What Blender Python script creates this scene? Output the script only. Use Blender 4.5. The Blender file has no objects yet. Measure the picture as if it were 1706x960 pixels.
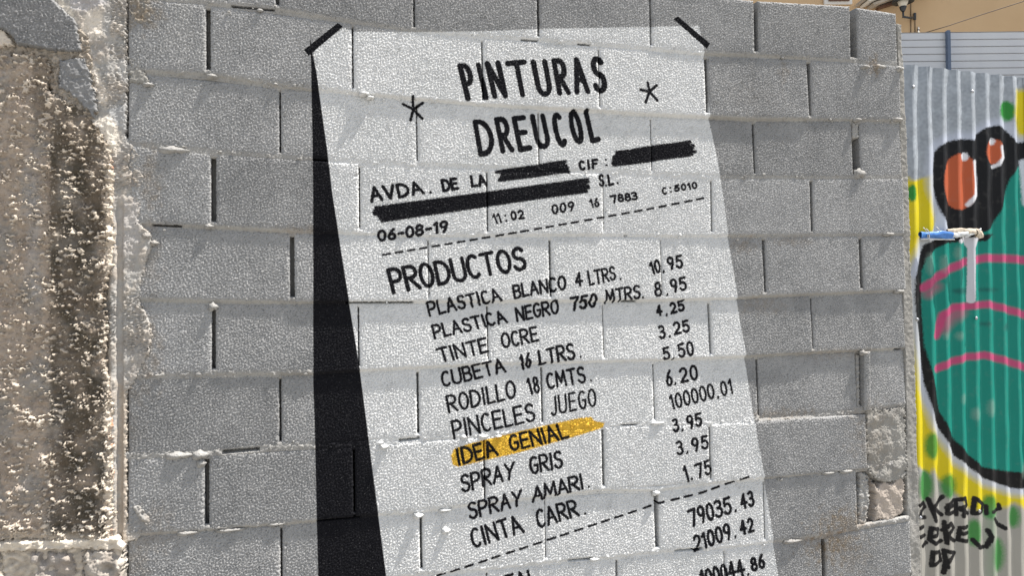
import bpy, math, random
import numpy as np

# ------------------------------------------------------------------ scene, camera, light
sc = bpy.context.scene
COL = sc.collection
ZG = 2.38                                   # height of the wall's first visible bed joint above ground
CAM = np.array([0.2027, -2.358, -0.83194 + ZG])
YAW, PITCH, ROLL, FPX = 0.28419, 0.01066, -0.01059, 1295.14
cy, sy, cp, sp, cr, sr = math.cos(YAW), math.sin(YAW), math.cos(PITCH), math.sin(PITCH), math.cos(ROLL), math.sin(ROLL)
FW = np.array([sy*cp, cy*cp, sp]); R0 = np.array([cy, -sy, 0.0]); U0 = np.cross(R0, FW)
RT = cr*R0 + sr*U0; UP = -sr*R0 + cr*U0
cd = bpy.data.cameras.new('camera'); cam = bpy.data.objects.new('camera', cd); COL.objects.link(cam)
from mathutils import Matrix, Vector
m = Matrix(((RT[0], UP[0], -FW[0], CAM[0]), (RT[1], UP[1], -FW[1], CAM[1]), (RT[2], UP[2], -FW[2], CAM[2]), (0, 0, 0, 1)))
cam.matrix_world = m
cd.sensor_width = 36; cd.lens = FPX/1706*36; cd.clip_start = 0.05; cd.clip_end = 500
sc.camera = cam

SUN = np.array([0.40, -0.11, 0.88]); SUN /= np.linalg.norm(SUN)
w = bpy.data.worlds.new('World'); sc.world = w; w.use_nodes = True
nt = w.node_tree; bgn = nt.nodes['Background']; sky = nt.nodes.new('ShaderNodeTexSky')
sky.sky_type = 'NISHITA'; sky.sun_disc = False
sky.sun_elevation = math.asin(SUN[2]); sky.sun_rotation = math.atan2(SUN[0], SUN[1])
hs = nt.nodes.new('ShaderNodeHueSaturation'); hs.inputs['Saturation'].default_value = 0.5
nt.links.new(sky.outputs[0], hs.inputs['Color']); nt.links.new(hs.outputs[0], bgn.inputs[0]); bgn.inputs[1].default_value = 0.10
sd = bpy.data.lights.new('sun', 'SUN'); sd.energy = 5.0; sd.angle = math.radians(0.55); sd.color = (1, 0.955, 0.90)
so = bpy.data.objects.new('sun', sd); COL.objects.link(so)
so.rotation_euler = Vector((-SUN[0], -SUN[1], -SUN[2])).to_track_quat('-Z', 'Y').to_euler(); so.location = (3, -3, 8)
sc.view_settings.view_transform = 'Standard'; sc.view_settings.look = 'None'
sc.view_settings.exposure = 1.06; sc.view_settings.gamma = 1

# ------------------------------------------------------------------ helpers
rng = np.random.default_rng(7); random.seed(7)
def ray(px, py):
    px = np.asarray(px, float); py = np.asarray(py, float)
    return FW + RT*((px-853)/FPX)[..., None] - UP*((py-480)/FPX)[..., None]
def onplane(px, py, Y=0.0):                 # where the sight line meets the upright plane y = Y
    d = ray(px, py); t = (Y-CAM[1])/d[..., 1]
    return CAM + d*t[..., None]
def atdepth(px, py, D):
    return CAM + ray(px, py)*D
def lin(c):
    return tuple(((v/255)/12.92 if v/255 <= .04045 else (((v/255)+.055)/1.055)**2.4) for v in c)
def fftnoise(nx, ny, dx, w0, w1, seed):      # band-limited noise, wavelengths w0..w1 metres
    r = np.random.default_rng(seed); n = r.standard_normal((ny, nx))
    fx = np.fft.rfftfreq(nx, dx); fy = np.fft.fftfreq(ny, dx)
    f = np.sqrt(fx[None, :]**2+fy[:, None]**2)+1e-9
    lo, hi = 1/w1, 1/w0
    g = np.exp(-(np.maximum(0, f-hi)/(hi*.35))**2)*(1-np.exp(-(f/lo)**4))
    o = np.fft.irfft2(np.fft.rfft2(n)*g, s=(ny, nx)); return (o/o.std()).astype(np.float32)
class Field:
    def __init__(s, dx, w0, w1, seed, n=1024):
        s.a = fftnoise(n, n, dx, w0, w1, seed); s.dx = dx; s.n = n
    def __call__(s, X, Z):
        u = np.asarray(X)/s.dx+5000*0; v = np.asarray(Z)/s.dx
        i = np.floor(u).astype(int); j = np.floor(v).astype(int); a = (u-i); b = (v-j)
        i0 = i % s.n; i1 = (i+1) % s.n; j0 = j % s.n; j1 = (j+1) % s.n
        A = s.a
        return (A[j0, i0]*(1-a)+A[j0, i1]*a)*(1-b)+(A[j1, i0]*(1-a)+A[j1, i1]*a)*b
F_grain = Field(.0015, .0063, .0118, 1, 2048)
F_grain2 = Field(.0015, .004, .007, 11, 1024)
F_mid = Field(.004, .02, .06, 2)
F_low = Field(.01, .12, .5, 3)
F_blob = Field(.003, .016, .034, 4)
F_blob2 = Field(.0025, .009, .017, 5)
F_patch = Field(.01, .06, .16, 6)
F_edge = Field(.002, .006, .025, 8)

def empty(name, loc, label=None, cat=None, group=None, kind=None):
    o = bpy.data.objects.new(name, None); COL.objects.link(o); o.location = loc; o.empty_display_size = .1
    tag(o, label, cat, group, kind); return o
def tag(o, label=None, cat=None, group=None, kind=None):
    if label: o['label'] = label
    if cat: o['category'] = cat
    if group: o['group'] = group
    if kind: o['kind'] = kind
    return o
def link(name, me, mat, parent=None, loc=(0, 0, 0)):
    o = bpy.data.objects.new(name, me); COL.objects.link(o)
    if mat is not None and len(me.materials) == 0: me.materials.append(mat)
    if parent is not None:
        o.parent = parent; o.location = tuple(np.array(loc)-np.array(parent.location))
    else: o.location = loc
    return o
def raw_mesh(name, V, Q, smooth=True, T=None):
    V = np.asarray(V, np.float32); Q = np.asarray(Q, np.int32)
    me = bpy.data.meshes.new(name); me.vertices.add(len(V)); me.vertices.foreach_set('co', V.ravel())
    k = Q.shape[1]; me.loops.add(Q.size); me.loops.foreach_set('vertex_index', Q.ravel())
    me.polygons.add(len(Q)); me.polygons.foreach_set('loop_start', np.arange(0, Q.size, k, dtype=np.int32))
    try: me.polygons.foreach_set('loop_total', np.full(len(Q), k, np.int32))
    except Exception: pass
    sm = np.ones(len(Q), bool) if smooth is True else (np.zeros(len(Q), bool) if smooth is False else smooth)
    me.update(calc_edges=True); me.validate(); me.polygons.foreach_set('use_smooth', sm); me.update(); return me
def grid_quads(ny, nx, keep=None):
    i = np.arange(ny-1)[:, None]*nx+np.arange(nx-1)[None, :]
    Q = np.stack([i, i+1, i+nx+1, i+nx], -1)          # rows upward: outward normal is -Y
    if keep is not None: Q = Q[keep]
    return Q.reshape(-1, 4)
def block_mesh(name, X, Y, Z, back):
    """front relief sheet (rows go up) closed by sides and a back at y = back"""
    ny, nx = X.shape; c = np.array([X.mean(), 0, Z.mean()])
    V = np.stack([X, Y, Z], -1).reshape(-1, 3)
    Q = grid_quads(ny, nx)
    idx = np.arange(ny*nx).reshape(ny, nx)
    loop = np.concatenate([idx[0, :], idx[1:, -1], idx[-1, -2::-1], idx[-2:0:-1, 0]])
    B = V[loop].copy(); B[:, 1] = back; n0 = len(V); n = len(loop)
    bi = n0+np.arange(n)
    S = np.stack([loop, bi, np.roll(bi, -1), np.roll(loop, -1)], -1)
    # back: 4 corners fan as strips between opposite sides
    top = bi[nx-1+ny-1: nx-1+ny-1+nx][::-1]; bot = bi[:nx]
    K = np.stack([bot[:-1], top[:-1], top[1:], bot[1:]], -1)
    V = np.concatenate([V, B])-c
    QQ = np.concatenate([Q, S, K]); sm = np.zeros(len(QQ), bool); sm[:len(Q)] = True
    return raw_mesh(name, V, QQ, sm), c
def poly_sdf(X, Z, P):                         # signed distance, inside negative
    P = np.asarray(P, float); d = np.full(X.shape, 1e9); ins = np.zeros(X.shape, bool)
    n = len(P)
    for i in range(n):
        a, b = P[i], P[(i+1) % n]; e = b-a; L = (e**2).sum()+1e-12
        t = np.clip(((X-a[0])*e[0]+(Z-a[1])*e[1])/L, 0, 1)
        d = np.minimum(d, (X-a[0]-t*e[0])**2+(Z-a[1]-t*e[1])**2)
        c = ((a[1] > Z) != (b[1] > Z)) & (X < (b[0]-a[0])*(Z-a[1])/(b[1]-a[1]+1e-12)+a[0]); ins ^= c
    d = np.sqrt(d); return np.where(ins, -d, d)
def P2(pts, Y=0.0):
    p = np.array(pts, float); w_ = onplane(p[:, 0], p[:, 1], Y); return w_[:, [0, 2]]
def relief(name, poly, hfun, mat, parent, step=.0026, back=.05, rag=.003, edge=.006, colfun=None, leaning=False):
    """irregular slab: outline polygon (pixels on the wall plane), ragged edge falling back to the wall"""
    P = P2(poly); x0, z0 = P.min(0)-.008; x1, z1 = P.max(0)+.008
    xs = np.arange(x0, x1, step); zs = np.arange(z0, z1, step)
    X, Z = np.meshgrid(xs, zs)
    sd_ = poly_sdf(X, Z, P)+rag*F_edge(X, Z)+rag*.8*F_blob(X+3, Z)
    t = np.clip(-sd_/edge, 0, 1); prof = np.sqrt(1-(1-t)**2)
    H = hfun(X, Z, -sd_)
    if leaning: back = back-lean(X)
    Y = back+(-H-back)*prof
    Y = np.where(sd_ > 0, back, Y)
    inside = sd_ < step*.7
    keep = (inside[:-1, :-1] | inside[1:, :-1] | inside[:-1, 1:] | inside[1:, 1:])
    ny, nx = X.shape; Q = grid_quads(ny, nx, keep)
    V = np.stack([X, Y, Z], -1).reshape(-1, 3); u, inv = np.unique(Q, return_inverse=True)
    c = np.array([P[:, 0].mean(), 0, P[:, 1].mean()])
    me = raw_mesh(name, V[u]-c, inv.reshape(Q.shape), True)
    if colfun is not None:
        C = colfun(X, Z, -sd_).reshape(-1, 3)[u]
        at = me.color_attributes.new('tint', 'FLOAT_COLOR', 'POINT')
        at.data.foreach_set('color', np.concatenate([C, np.ones((len(C), 1))], 1).astype(np.float32).ravel())
    return link(name, me, mat, parent, c)
def box(name, c, s, mat, parent=None, axes=None, bevel=0.0, flip=False):
    """box with centre c, size s, axes = rows (3x3)"""
    import bmesh
    bm = bmesh.new(); bmesh.ops.create_cube(bm, size=1)
    for v in bm.verts: v.co = Vector((v.co.x*s[0], v.co.y*s[1], v.co.z*s[2]))
    if bevel: bmesh.ops.bevel(bm, geom=bm.edges[:], offset=bevel, segments=2, affect='EDGES', profile=.5)
    if axes is not None:
        A = Matrix([[axes[j][i] for j in range(3)] for i in range(3)])
        for v in bm.verts: v.co = A @ v.co
    me = bpy.data.meshes.new(name); bm.to_mesh(me); bm.free()
    return link(name, me, mat, parent, c)
def tube_mesh(name, pts, rad, seg=10, caps=True):
    pts = np.array(pts, float); n = len(pts); rad = np.broadcast_to(rad, (n,))
    V = []; 
    for i in range(n):
        d = pts[min(i+1, n-1)]-pts[max(i-1, 0)]; d /= np.linalg.norm(d)+1e-12
        a = np.array([0, 0, 1.]) if abs(d[2]) < .9 else np.array([1., 0, 0])
        u = np.cross(d, a); u /= np.linalg.norm(u); v = np.cross(u, d)
        for k in range(seg):
            t = 2*math.pi*k/seg; V.append(pts[i]+rad[i]*(math.cos(t)*u+math.sin(t)*v))
    F = [(i*seg+k, i*seg+(k+1) % seg, (i+1)*seg+(k+1) % seg, (i+1)*seg+k) for i in range(n-1) for k in range(seg)]
    if caps: F += [tuple(range(seg))[::-1], tuple((n-1)*seg+k for k in range(seg))]
    me = bpy.data.meshes.new(name); me.from_pydata([tuple(v) for v in V], [], F); me.update()
    for p in me.polygons: p.use_smooth = len(p.vertices) == 4
    return me
def lathe_mesh(name, prof, seg=28):
    V = [(r*math.cos(2*math.pi*k/seg), r*math.sin(2*math.pi*k/seg), z) for r, z in prof for k in range(seg)]
    F = [(i*seg+k, i*seg+(k+1) % seg, (i+1)*seg+(k+1) % seg, (i+1)*seg+k) for i in range(len(prof)-1) for k in range(seg)]
    me = bpy.data.meshes.new(name); me.from_pydata(V, [], F); me.update()
    for p in me.polygons: p.use_smooth = True
    return me

# ------------------------------------------------------------------ courses and joints (photo pixels, 1706 x 960)
B = {-1: [(200, -140), (313, -118), (800, -55), (1244, -1), (1421, 9), (1428, 12), (1495, 20)],
0: [(213, -8), (313, 2), (460, 15), (560, 32), (690, 52), (800, 60), (897, 67), (1084, 82), (1173, 90), (1260, 92), (1423, 102), (1495, 107)],
1: [(213, 117), (233, 118), (347, 124), (467, 143), (588, 155), (693, 165), (803, 175), (998, 185), (1087, 191), (1180, 195), (1257, 199), (1417, 199), (1503, 201)],
2: [(213, 239), (225, 240), (353, 254), (467, 262), (598, 270), (695, 275), (898, 283), (1085, 290), (1200, 295), (1423, 296), (1500, 295)],
3: [(213, 372), (352, 378), (467, 385), (560, 388), (713, 393), (812, 393), (1007, 392), (1103, 393), (1213, 393), (1352, 392), (1503, 391)],
4: [(213, 499), (353, 503), (483, 504), (713, 503), (917, 502), (1003, 502), (1227, 498), (1273, 494), (1437, 487), (1500, 484)],
5: [(213, 628), (350, 624), (521, 623), (600, 618), (810, 607), (1007, 603), (1183, 597), (1357, 588), (1507, 581)],
6: [(213, 762), (347, 757), (467, 745), (617, 741), (697, 731), (800, 727), (903, 712), (1033, 708), (1183, 705), (1350, 695), (1510, 675)],
7: [(213, 893), (350, 883), (470, 873), (590, 862), (697, 853), (867, 832), (1000, 817), (1093, 818), (1187, 805), (1353, 790), (1510, 772)],
8: [(213, 1014), (470, 988), (697, 957), (833, 947), (913, 937), (993, 931), (1100, 920), (1207, 913), (1370, 893), (1513, 867)],
9: [(213, 1140), (700, 1085), (1000, 1045), (1300, 995), (1513, 957)]}
def By(k, x):
    p = B[k]; return np.interp(x, [q[0] for q in p], [q[1] for q in p])
# joints: (x pixel, gap pixels) per course 0..9 (course c lies between B[c-1] and B[c])
J = {0: [(245, 2), (462, 5), (690, 2), (897, 3), (1084, 1.6), (1259, 6), (1422, 12)],
1: [(347, 7), (588, 2), (804, 1.6), (998, 1.2), (1177, 4), (1348, 5)],
2: [(467, 2), (695, 1.6), (898, 2), (1086, 1), (1257, 2), (1427, 13)],
3: [(356, 8), (599, 2), (812, 2), (1005, 1), (1186, 2), (1352, 4)],
4: [(487, 7), (714, 1), (917, 3), (1102, 1.2), (1274, 3), (1434, 5)],
5: [(356, 6), (598, 2), (813, 2), (1006, 1.5), (1184, 2), (1354, 2)],
6: [(467, 3), (697, 3.5), (904, 3), (1091, 1.6), (1265, 3), (1437, 15)],
7: [(345, 7), (590, 3), (807, 2.5), (1005, 4), (1183, 2.5), (1354, 2)],
8: [(469, 3), (702, 4), (909, 1), (1095, 6), (1274, 1), (1432, 8)],
9: [(350, 3), (588, 3), (812, 2), (1029, 3), (1208, 1), (1373, 5)]}
ENDX = {0: 1495, 1: 1500, 2: 1503, 3: 1506, 4: 1507, 5: 1508, 6: 1510, 7: 1512, 8: 1515, 9: 1518}
# how proud (mm) each course stands at its top and bottom edge; the shade bands below the beds come from these
TILT = {0: (0, 3), 1: (0, 7), 2: (-3, 2), 3: (1, 4), 4: (-2, 7), 5: (-6, 5), 6: (-7, 2), 7: (1, 6), 8: (-1, 4), 9: (-1, 2)}
EXTRA = {(1, 0): (1, -4), (1, 1): (-2, -3), (1, 2): (0, 2), (1, 3): (0, 3), (1, 5): (-2, 3), (1, 6): (2, -3), (2, 3): (-2, 0), (2, 4): (-4, 0), (2, 5): (-1, 1),
 (3, 0): (1, -2), (3, 4): (0, -1), (4, 0): (-3, -4), (4, 4): (-2, 0), (4, 5): (3, 0), (5, 0): (2, -4), (5, 3): (-1, -1), (5, 4): (-5, -2), (5, 6): (0, -2),
 (6, 0): (6, 0), (6, 4): (-3, -1), (6, 5): (-5, -7), (6, 6): (-1, -2), (7, 1): (1, 3), (7, 6): (-5, -5), (8, 3): (-4, 0), (8, 0): (0, 2), (0, 5): (4, 3), (0, 6): (5, 3), (1, 4): (0, 2)}
Zb = {}
def Zat(k, x):                                # height of bed k at photo x
    return onplane(x, By(k, x))[..., 2]

# ------------------------------------------------------------------ mural mask (flat painted lettering), rasterised from strokes
MX0, MX1, MZ0, MZ1, MD = 0.25, 2.15, ZG-2.38, ZG+0.12, 0.00125
NX = int((MX1-MX0)/MD); NZ = int((MZ1-MZ0)/MD)
GX = MX0+(np.arange(NX)+.5)*MD; GZ = MZ0+(np.arange(NZ)+.5)*MD
black = np.zeros((NZ, NX), np.float32); yellow = np.zeros_like(black); paper = np.zeros_like(black)
EN = fftnoise(2048, 2048, MD, .004, .010, 21)[:NZ, :NX] if NZ <= 2048 and NX <= 2048 else np.zeros((NZ, NX))
def seg(mask, a, b, r, fuzz=.0006):
    (ax, az), (bx, bz) = a, b; m_ = r+.006
    i0 = max(0, int((min(ax, bx)-m_-MX0)/MD)); i1 = min(NX, int((max(ax, bx)+m_-MX0)/MD)+2)
    j0 = max(0, int((min(az, bz)-m_-MZ0)/MD)); j1 = min(NZ, int((max(az, bz)+m_-MZ0)/MD)+2)
    if i0 >= i1 or j0 >= j1: return
    X = GX[None, i0:i1]; Z = GZ[j0:j1, None]; ex, ez = bx-ax, bz-az; L = ex*ex+ez*ez+1e-12
    t = np.clip(((X-ax)*ex+(Z-az)*ez)/L, 0, 1)
    d = np.sqrt((X-ax-t*ex)**2+(Z-az-t*ez)**2)+EN[j0:j1, i0:i1]*fuzz
    v = np.clip((r-d)/.0014+.5, 0, 1)
    mask[j0:j1, i0:i1] = np.maximum(mask[j0:j1, i0:i1], v)
def fillpoly(mask, pts, rag=.001, soft=.0014, val=1):
    P = P2(pts); x0, z0 = P.min(0)-.01; x1, z1 = P.max(0)+.01
    i0 = max(0, int((x0-MX0)/MD)); i1 = min(NX, int((x1-MX0)/MD)+1); j0 = max(0, int((z0-MZ0)/MD)); j1 = min(NZ, int((z1-MZ0)/MD)+1)
    X, Z = np.meshgrid(GX[i0:i1], GZ[j0:j1])
    s = poly_sdf(X, Z, P)+EN[j0:j1, i0:i1]*rag
    mask[j0:j1, i0:i1] = np.maximum(mask[j0:j1, i0:i1], val*np.clip(.5-s/soft, 0, 1))
def arc(cx, cz, rx, rz, a0, a1, n=9):
    return [(cx+rx*math.cos(math.radians(a0+(a1-a0)*i/n)), cz+rz*math.sin(math.radians(a0+(a1-a0)*i/n))) for i in range(n+1)]
O_ = arc(.5, .5, .5, .5, 90, 450, 16)
def sup(p): return p
GL = {
'A': (.85, [[(0, 0), (.45, 1), (1, 0)], [(.18, .36), (.84, .36)]]),
'B': (.72, [[(0, 0), (0, 1)], [(0, 1), (.55, 1)]+arc(.55, .77, .38, .23, 90, -90, 6)+[(0, .54)], [(.55, .54)]+arc(.55, .27, .45, .27, 90, -90, 6)+[(0, 0)]]),
'C': (.72, [arc(.55, .5, .55, .5, 55, 150, 6)+[(0, .5)]+arc(.55, .5, .55, .5, 210, 310, 7)]),
'D': (.85, [[(0, 0), (.05, 1)], [(.05, 1)]+arc(.25, .5, .75, .5, 80, -80, 9)+[(0, 0)]]),
'E': (.68, [[(1, 1), (0, 1), (0, 0), (1, .02)], [(0, .53), (.85, .53)]]),
'F': (.65, [[(1, 1), (0, 1), (0, 0)], [(0, .52), (.85, .52)]]),
'G': (.75, [arc(.55, .5, .55, .5, 55, 150, 6)+[(0, .5)]+arc(.55, .5, .52, .5, 210, 320, 7)+[(1, .48), (.6, .48)]]),
'I': (.12, [[(.5, 0), (.5, 1)]]),
'J': (.62, [[(1, 1), (1, .3)]+arc(.55, .25, .45, .25, 0, -150, 7)]),
'L': (.62, [[(0, 1), (0, 0), (1, .03)]]),
'M': (1.0, [[(0, 0), (.08, 1), (.5, .25), (.88, 1), (1, 0)]]),
'N': (.82, [[(0, 0), (0, 1), (1, 0), (1, 1)]]),
'O': (.8, [O_]),
'P': (.74, [[(0, 0), (0, 1)], [(0, 1), (.5, 1)]+arc(.5, .73, .5, .27, 90, -90, 7)+[(0, .45)]]),
'R': (.8, [[(0, 0), (0, 1)], [(0, 1), (.5, 1)]+arc(.5, .75, .45, .25, 90, -90, 7)+[(.05, .5)], [(.3, .5), (1, 0)]]),
'S': (.72, [arc(.55, .76, .45, .24, 30, 250, 9)+arc(.5, .26, .5, .26, 70, -160, 9)]),
'T': (.82, [[(0, .98), (1, 1)], [(.52, 1), (.5, 0)]]),
'U': (.8, [[(0, 1), (0, .3)]+arc(.5, .28, .5, .28, 180, 360, 8)+[(1, 1)]]),
'V': (.85, [[(0, 1), (.5, 0), (1, 1)]]),
'Y': (.85, [[(0, 1), (.5, .5)], [(1, 1), (.5, .45), (.42, 0)]]),
'0': (.62, [O_]),
'1': (.3, [[(0, .8), (.75, 1), (.9, 0)]]),
'2': (.66, [arc(.48, .7, .46, .3, 155, -30, 8)+[(0, 0), (1, .02)]]),
'3': (.62, [[(.02, .93)]+arc(.42, .76, .45, .24, 100, -70, 7)+[(.35, .54)]+arc(.42, .27, .55, .28, 75, -150, 9)]),
'4': (.72, [[(.62, 0), (.62, 1), (0, .36), (1, .36)]]),
'5': (.66, [[(.95, 1), (.15, .98), (.1, .56)]+arc(.45, .33, .52, .32, 110, -150, 9)]),
'6': (.62, [[(.8, 1), (.35, .75), (.08, .4)]+arc(.5, .28, .46, .28, 180, -180, 12)]),
'7': (.66, [[(0, .97), (1, 1), (.45, 0)]]),
'8': (.62, [arc(.5, .76, .4, .24, 270, -90, 12), arc(.5, .27, .5, .27, 90, 450, 12)]),
'9': (.62, [arc(.48, .72, .46, .28, 0, 360, 12), [(.94, .75), (.85, .4), (.55, 0)]]),
'-': (.42, [[(0, .48), (1, .48)]]),
}
def word(txt, TL, TR, BL, BR, wpx, gap=.30, mask=None, spans=None):
    """write txt inside a pixel quadrilateral lying on the wall"""
    mask = black if mask is None else mask
    tot = sum(GL[c][0] for c in txt)+gap*(len(txt)-1); x = 0
    TL, TR, BL, BR = [np.array(q, float) for q in (TL, TR, BL, BR)]
    hw = wpx*.58
    hh = np.linalg.norm(TL-BL); inset = hw/hh
    L = np.linalg.norm(BR-BL); ui = hw/L
    for ci, c in enumerate(txt):
        wd, st = GL[c]; jx = (random.random()-.5)*.03; jz = (random.random()-.5)*.03
        for s in st:
            q = []
            for (a, b) in s:
                u = ui+(1-2*ui)*(x+a*wd+jx)/tot if spans is None else spans[ci][0]+ui+(spans[ci][1]-spans[ci][0]-2*ui)*a+jx*.1; v = inset+(1-2*inset)*b+jz
                p = (BL*(1-u)+BR*u)*(1-v)+(TL*(1-u)+TR*u)*v
                q.append(p)
            W = onplane([p[0] for p in q], [p[1] for p in q])[:, [0, 2]]
            D = np.linalg.norm(onplane(*q[0])-CAM)
            for i in range(len(W)-1): seg(mask, W[i], W[i+1], hw*D/FPX*.98*(1+.12*(random.random()-.5)), .0007)
        x += wd+gap
def stroke(pts, wpx, mask=None, fuzz=.0007):
    mask = black if mask is None else mask
    W = onplane([p[0] for p in pts], [p[1] for p in pts])
    r = wpx*.5*np.linalg.norm(W[0]-CAM)/FPX*.98
    if len(W) == 1: W = np.concatenate([W, W+1e-5])
    for i in range(len(W)-1): seg(mask, W[i][[0, 2]], W[i+1][[0, 2]], r, fuzz)
def dashes(pts, n, ln, wpx):
    pts = np.array(pts, float); L = np.concatenate([[0], np.cumsum(np.linalg.norm(np.diff(pts, axis=0), axis=1))])
    at = lambda s: (np.interp(s, L, pts[:, 0]), np.interp(s, L, pts[:, 1]))
    for i in range(n):
        s = L[-1]*i/n+random.uniform(-1, 1); stroke([at(s), at(s+ln)], wpx)

PAPER = [(523, 92), (527, 78), (572, 46), (590, 52), (690, 53), (800, 52), (897, 48), (960, 47), (1163, 43), (1173, 88), (1173, 110), (1182, 197), (1193, 253), (1202, 310), (1213, 393), (1227, 490), (1233, 537), (1243, 597), (1253, 673), (1262, 737), (1273, 797), (1288, 903), (1300, 985), (1330, 1200), (676, 1200), (643, 960), (600, 620), (553, 320), (545, 250)]
fillpoly(paper, PAPER, .0006)
fillpoly(black, [(517, 62), (521, 92), (527, 120), (545, 250), (553, 320), (576, 470), (600, 620), (621, 790), (643, 960), (677, 1200), (535, 1200), (530, 960), (527, 840), (524, 700), (522, 640), (521.5, 320), (520, 200), (518, 100), (516, 80)], .0003, .0014)
fillpoly(black, [(506, 83), (563, 37), (571.7, 44), (514, 93)], .0003, .0014)
fillpoly(black, [(1121, 32), (1128.5, 27.5), (1182, 73), (1176, 81.5)], .0003, .0014)
W = word
W('PINTURAS', (760, 105), (1005, 93), (775, 169), (1013, 156), 8.3, spans=[(0, .095), (.128, .162), (.186, .300), (.325, .479), (.500, .618), (.64, .742), (.76, .876), (.895, 1)])
W('DREUCOL', (785, 199), (991, 180), (797, 262), (1003, 237), 8.1, spans=[(0, .155), (.178, .298), (.322, .444), (.470, .600), (.635, .738), (.768, .876), (.905, 1)])
W('AVDA', (613, 311), (700, 301), (617, 339), (709, 324), 5)
W('DE', (732, 298), (762, 295), (737, 321), (766, 316.5), 4.8)
W('LA', (782, 292), (808, 289), (784.5, 314), (814, 310), 4.6)
W('CIF', (961, 268), (997, 263), (965, 286), (997, 281), 4.3, .6)
W('S', (994, 291), (1007, 289), (997, 313), (1008, 311), 4.3)
W('L', (1011, 290), (1018, 289), (1013, 311), (1024, 309), 4.3)
W('009', (916, 341), (957, 334), (919, 359), (956, 352), 3.6, .35)
W('16', (979.5, 332), (996, 329), (983, 348), (999.5, 345), 3.2)
W('7883', (1014, 325), (1062, 318), (1018, 340), (1064, 333.5), 3.6, .3)
W('C', (1101.5, 312), (1110, 310), (1103, 325.5), (1112.5, 324), 3.2)
W('5010', (1122, 308), (1161, 301.5), (1123, 321), (1163, 314), 3.2, .4)
W('06-08-19', (626.5, 383.5), (748, 365.5), (629.5, 404.5), (747, 388), 4.6, .3)
W('11', (817, 357), (832, 354), (824, 375), (837, 371.5), 3.2, .3)
W('02', (848.5, 352), (871, 348), (850.5, 369), (875, 365), 3.6, .4)
W('PRODUCTOS', (642, 448), (872, 409), (653, 492), (880, 450), 6.0, .27)
IT = 4.1
W('PLASTICA', (709, 502), (829, 479), (715, 529), (838, 502), IT)
W('BLANCO', (851, 474.5), (942, 457), (855, 499.5), (944, 483.5), IT)
W('4', (955, 455), (970, 452), (957, 480.5), (971.5, 477), IT)
W('LTRS', (976, 451), (1024, 442.5), (980, 477.5), (1027, 467), 3.7)
W('PLASTICA', (717.5, 541), (839, 516), (723, 567), (848, 538), IT)
W('NEGRO', (857.5, 512), (932, 496.5), (861, 538), (934, 523), IT)
W('750', (947, 494.5), (995, 487), (951, 520.5), (996, 512), 4.6)
W('MTRS', (1005, 483), (1065, 473), (1008, 508), (1067, 498), 3.8)
W('TINTE', (724, 580), (811, 561), (733, 606), (816, 588), IT, .3)
W('OCRE', (832, 555), (895, 543), (836, 582.5), (899.5, 570), IT)
W('CUBETA', (733, 620), (838, 595), (737, 647.5), (846, 621), IT)
W('16', (862, 591.5), (884, 586), (868, 618.5), (888, 613.5), 4.3, .45)
W('LTRS', (894, 584), (955, 569), (898, 611), (960, 600), 4.4)
W('RODILLO', (741, 659.5), (859, 632), (746.5, 690), (862.5, 664.5), IT)
W('18', (874.5, 630.5), (898, 626), (882, 659), (902, 655.5), 3.9, .45)
W('CMTS', (908.5, 622), (974, 609.5), (912, 650.5), (979, 639), IT)
W('PINCELES', (749.5, 701), (889, 670), (755, 733.5), (894, 702), IT)
W('JUEGO', (914, 661), (993, 647), (916, 695), (996, 678), 3.6, .42)
for i, v in enumerate([0, .33, .66, 1]):
    pass
fillpoly(yellow, [(751, 760), (756, 748), (780, 740), (866, 719), (931, 704), (965, 697), (985, 695), (991, 702), (1007, 705), (1005, 713), (980, 721), (950, 730), (866, 754), (808, 767), (763, 778), (754, 775)], .0012, .002)
W('IDEA', (757, 747), (822, 732), (762, 777.5), (832, 759.5), IT+.4)
W('GENIAL', (845, 726), (939, 702.5), (849, 754.5), (950, 730.5), IT+.2)
W('SPRAY', (763, 792), (858, 767.5), (768, 823), (858, 798), IT+.2)
W('GRIS', (878.5, 761), (935, 749.5), (882, 792), (939, 780.5), IT+.2)
W('SPRAY', (776, 838), (869, 814), (782, 869), (872, 843), IT+.2)
W('AMARI', (884, 811), (968.5, 787.5), (886, 840), (973, 815), IT+.2, .2)
W('CINTA', (780.5, 882.5), (863, 857), (787, 916), (875, 888), IT+.2)
W('CARR', (890, 850.5), (960, 832), (896, 883.5), (968, 861), IT+.2)
W('TOTAL', (798, 970), (892, 946), (804, 1002), (899, 978), IT+.5)
N_ = 4.1
def amt(a, qa, b, qb, dot, wd=N_):
    W(a, *qa, wd, .3); stroke([dot, (dot[0]-.6, dot[1]+2)], 3.8); W(b, *qb, wd, .35)
amt('10', ((1078, 437), (1099, 430), (1084, 459), (1103, 455)), '95', ((1109, 428), (1137, 423), (1112, 451.5), (1140, 447.5)), (1106, 452))
amt('8', ((1087, 470), (1101, 467.5), (1089, 496.5), (1104, 494)), '95', ((1113, 465.5), (1142, 460), (1117, 490.5), (1145.5, 484)), (1111, 490))
amt('4', ((1093, 509), (1106, 506), (1095, 529), (1107, 527)), '25', ((1116, 505), (1142, 498.5), (1119, 525.5), (1145.5, 518.5)), (1113, 524))
amt('3', ((1096, 542.5), (1109, 540), (1099, 566.5), (1112, 564)), '25', ((1121, 537), (1149, 532), (1124, 560), (1153, 554)), (1117, 560))
amt('5', ((1101, 579.5), (1116, 576), (1105, 602.5), (1118.5, 600)), '50', ((1126, 573), (1155, 566.5), (1130, 598), (1157.5, 593)), (1122, 597))
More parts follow.
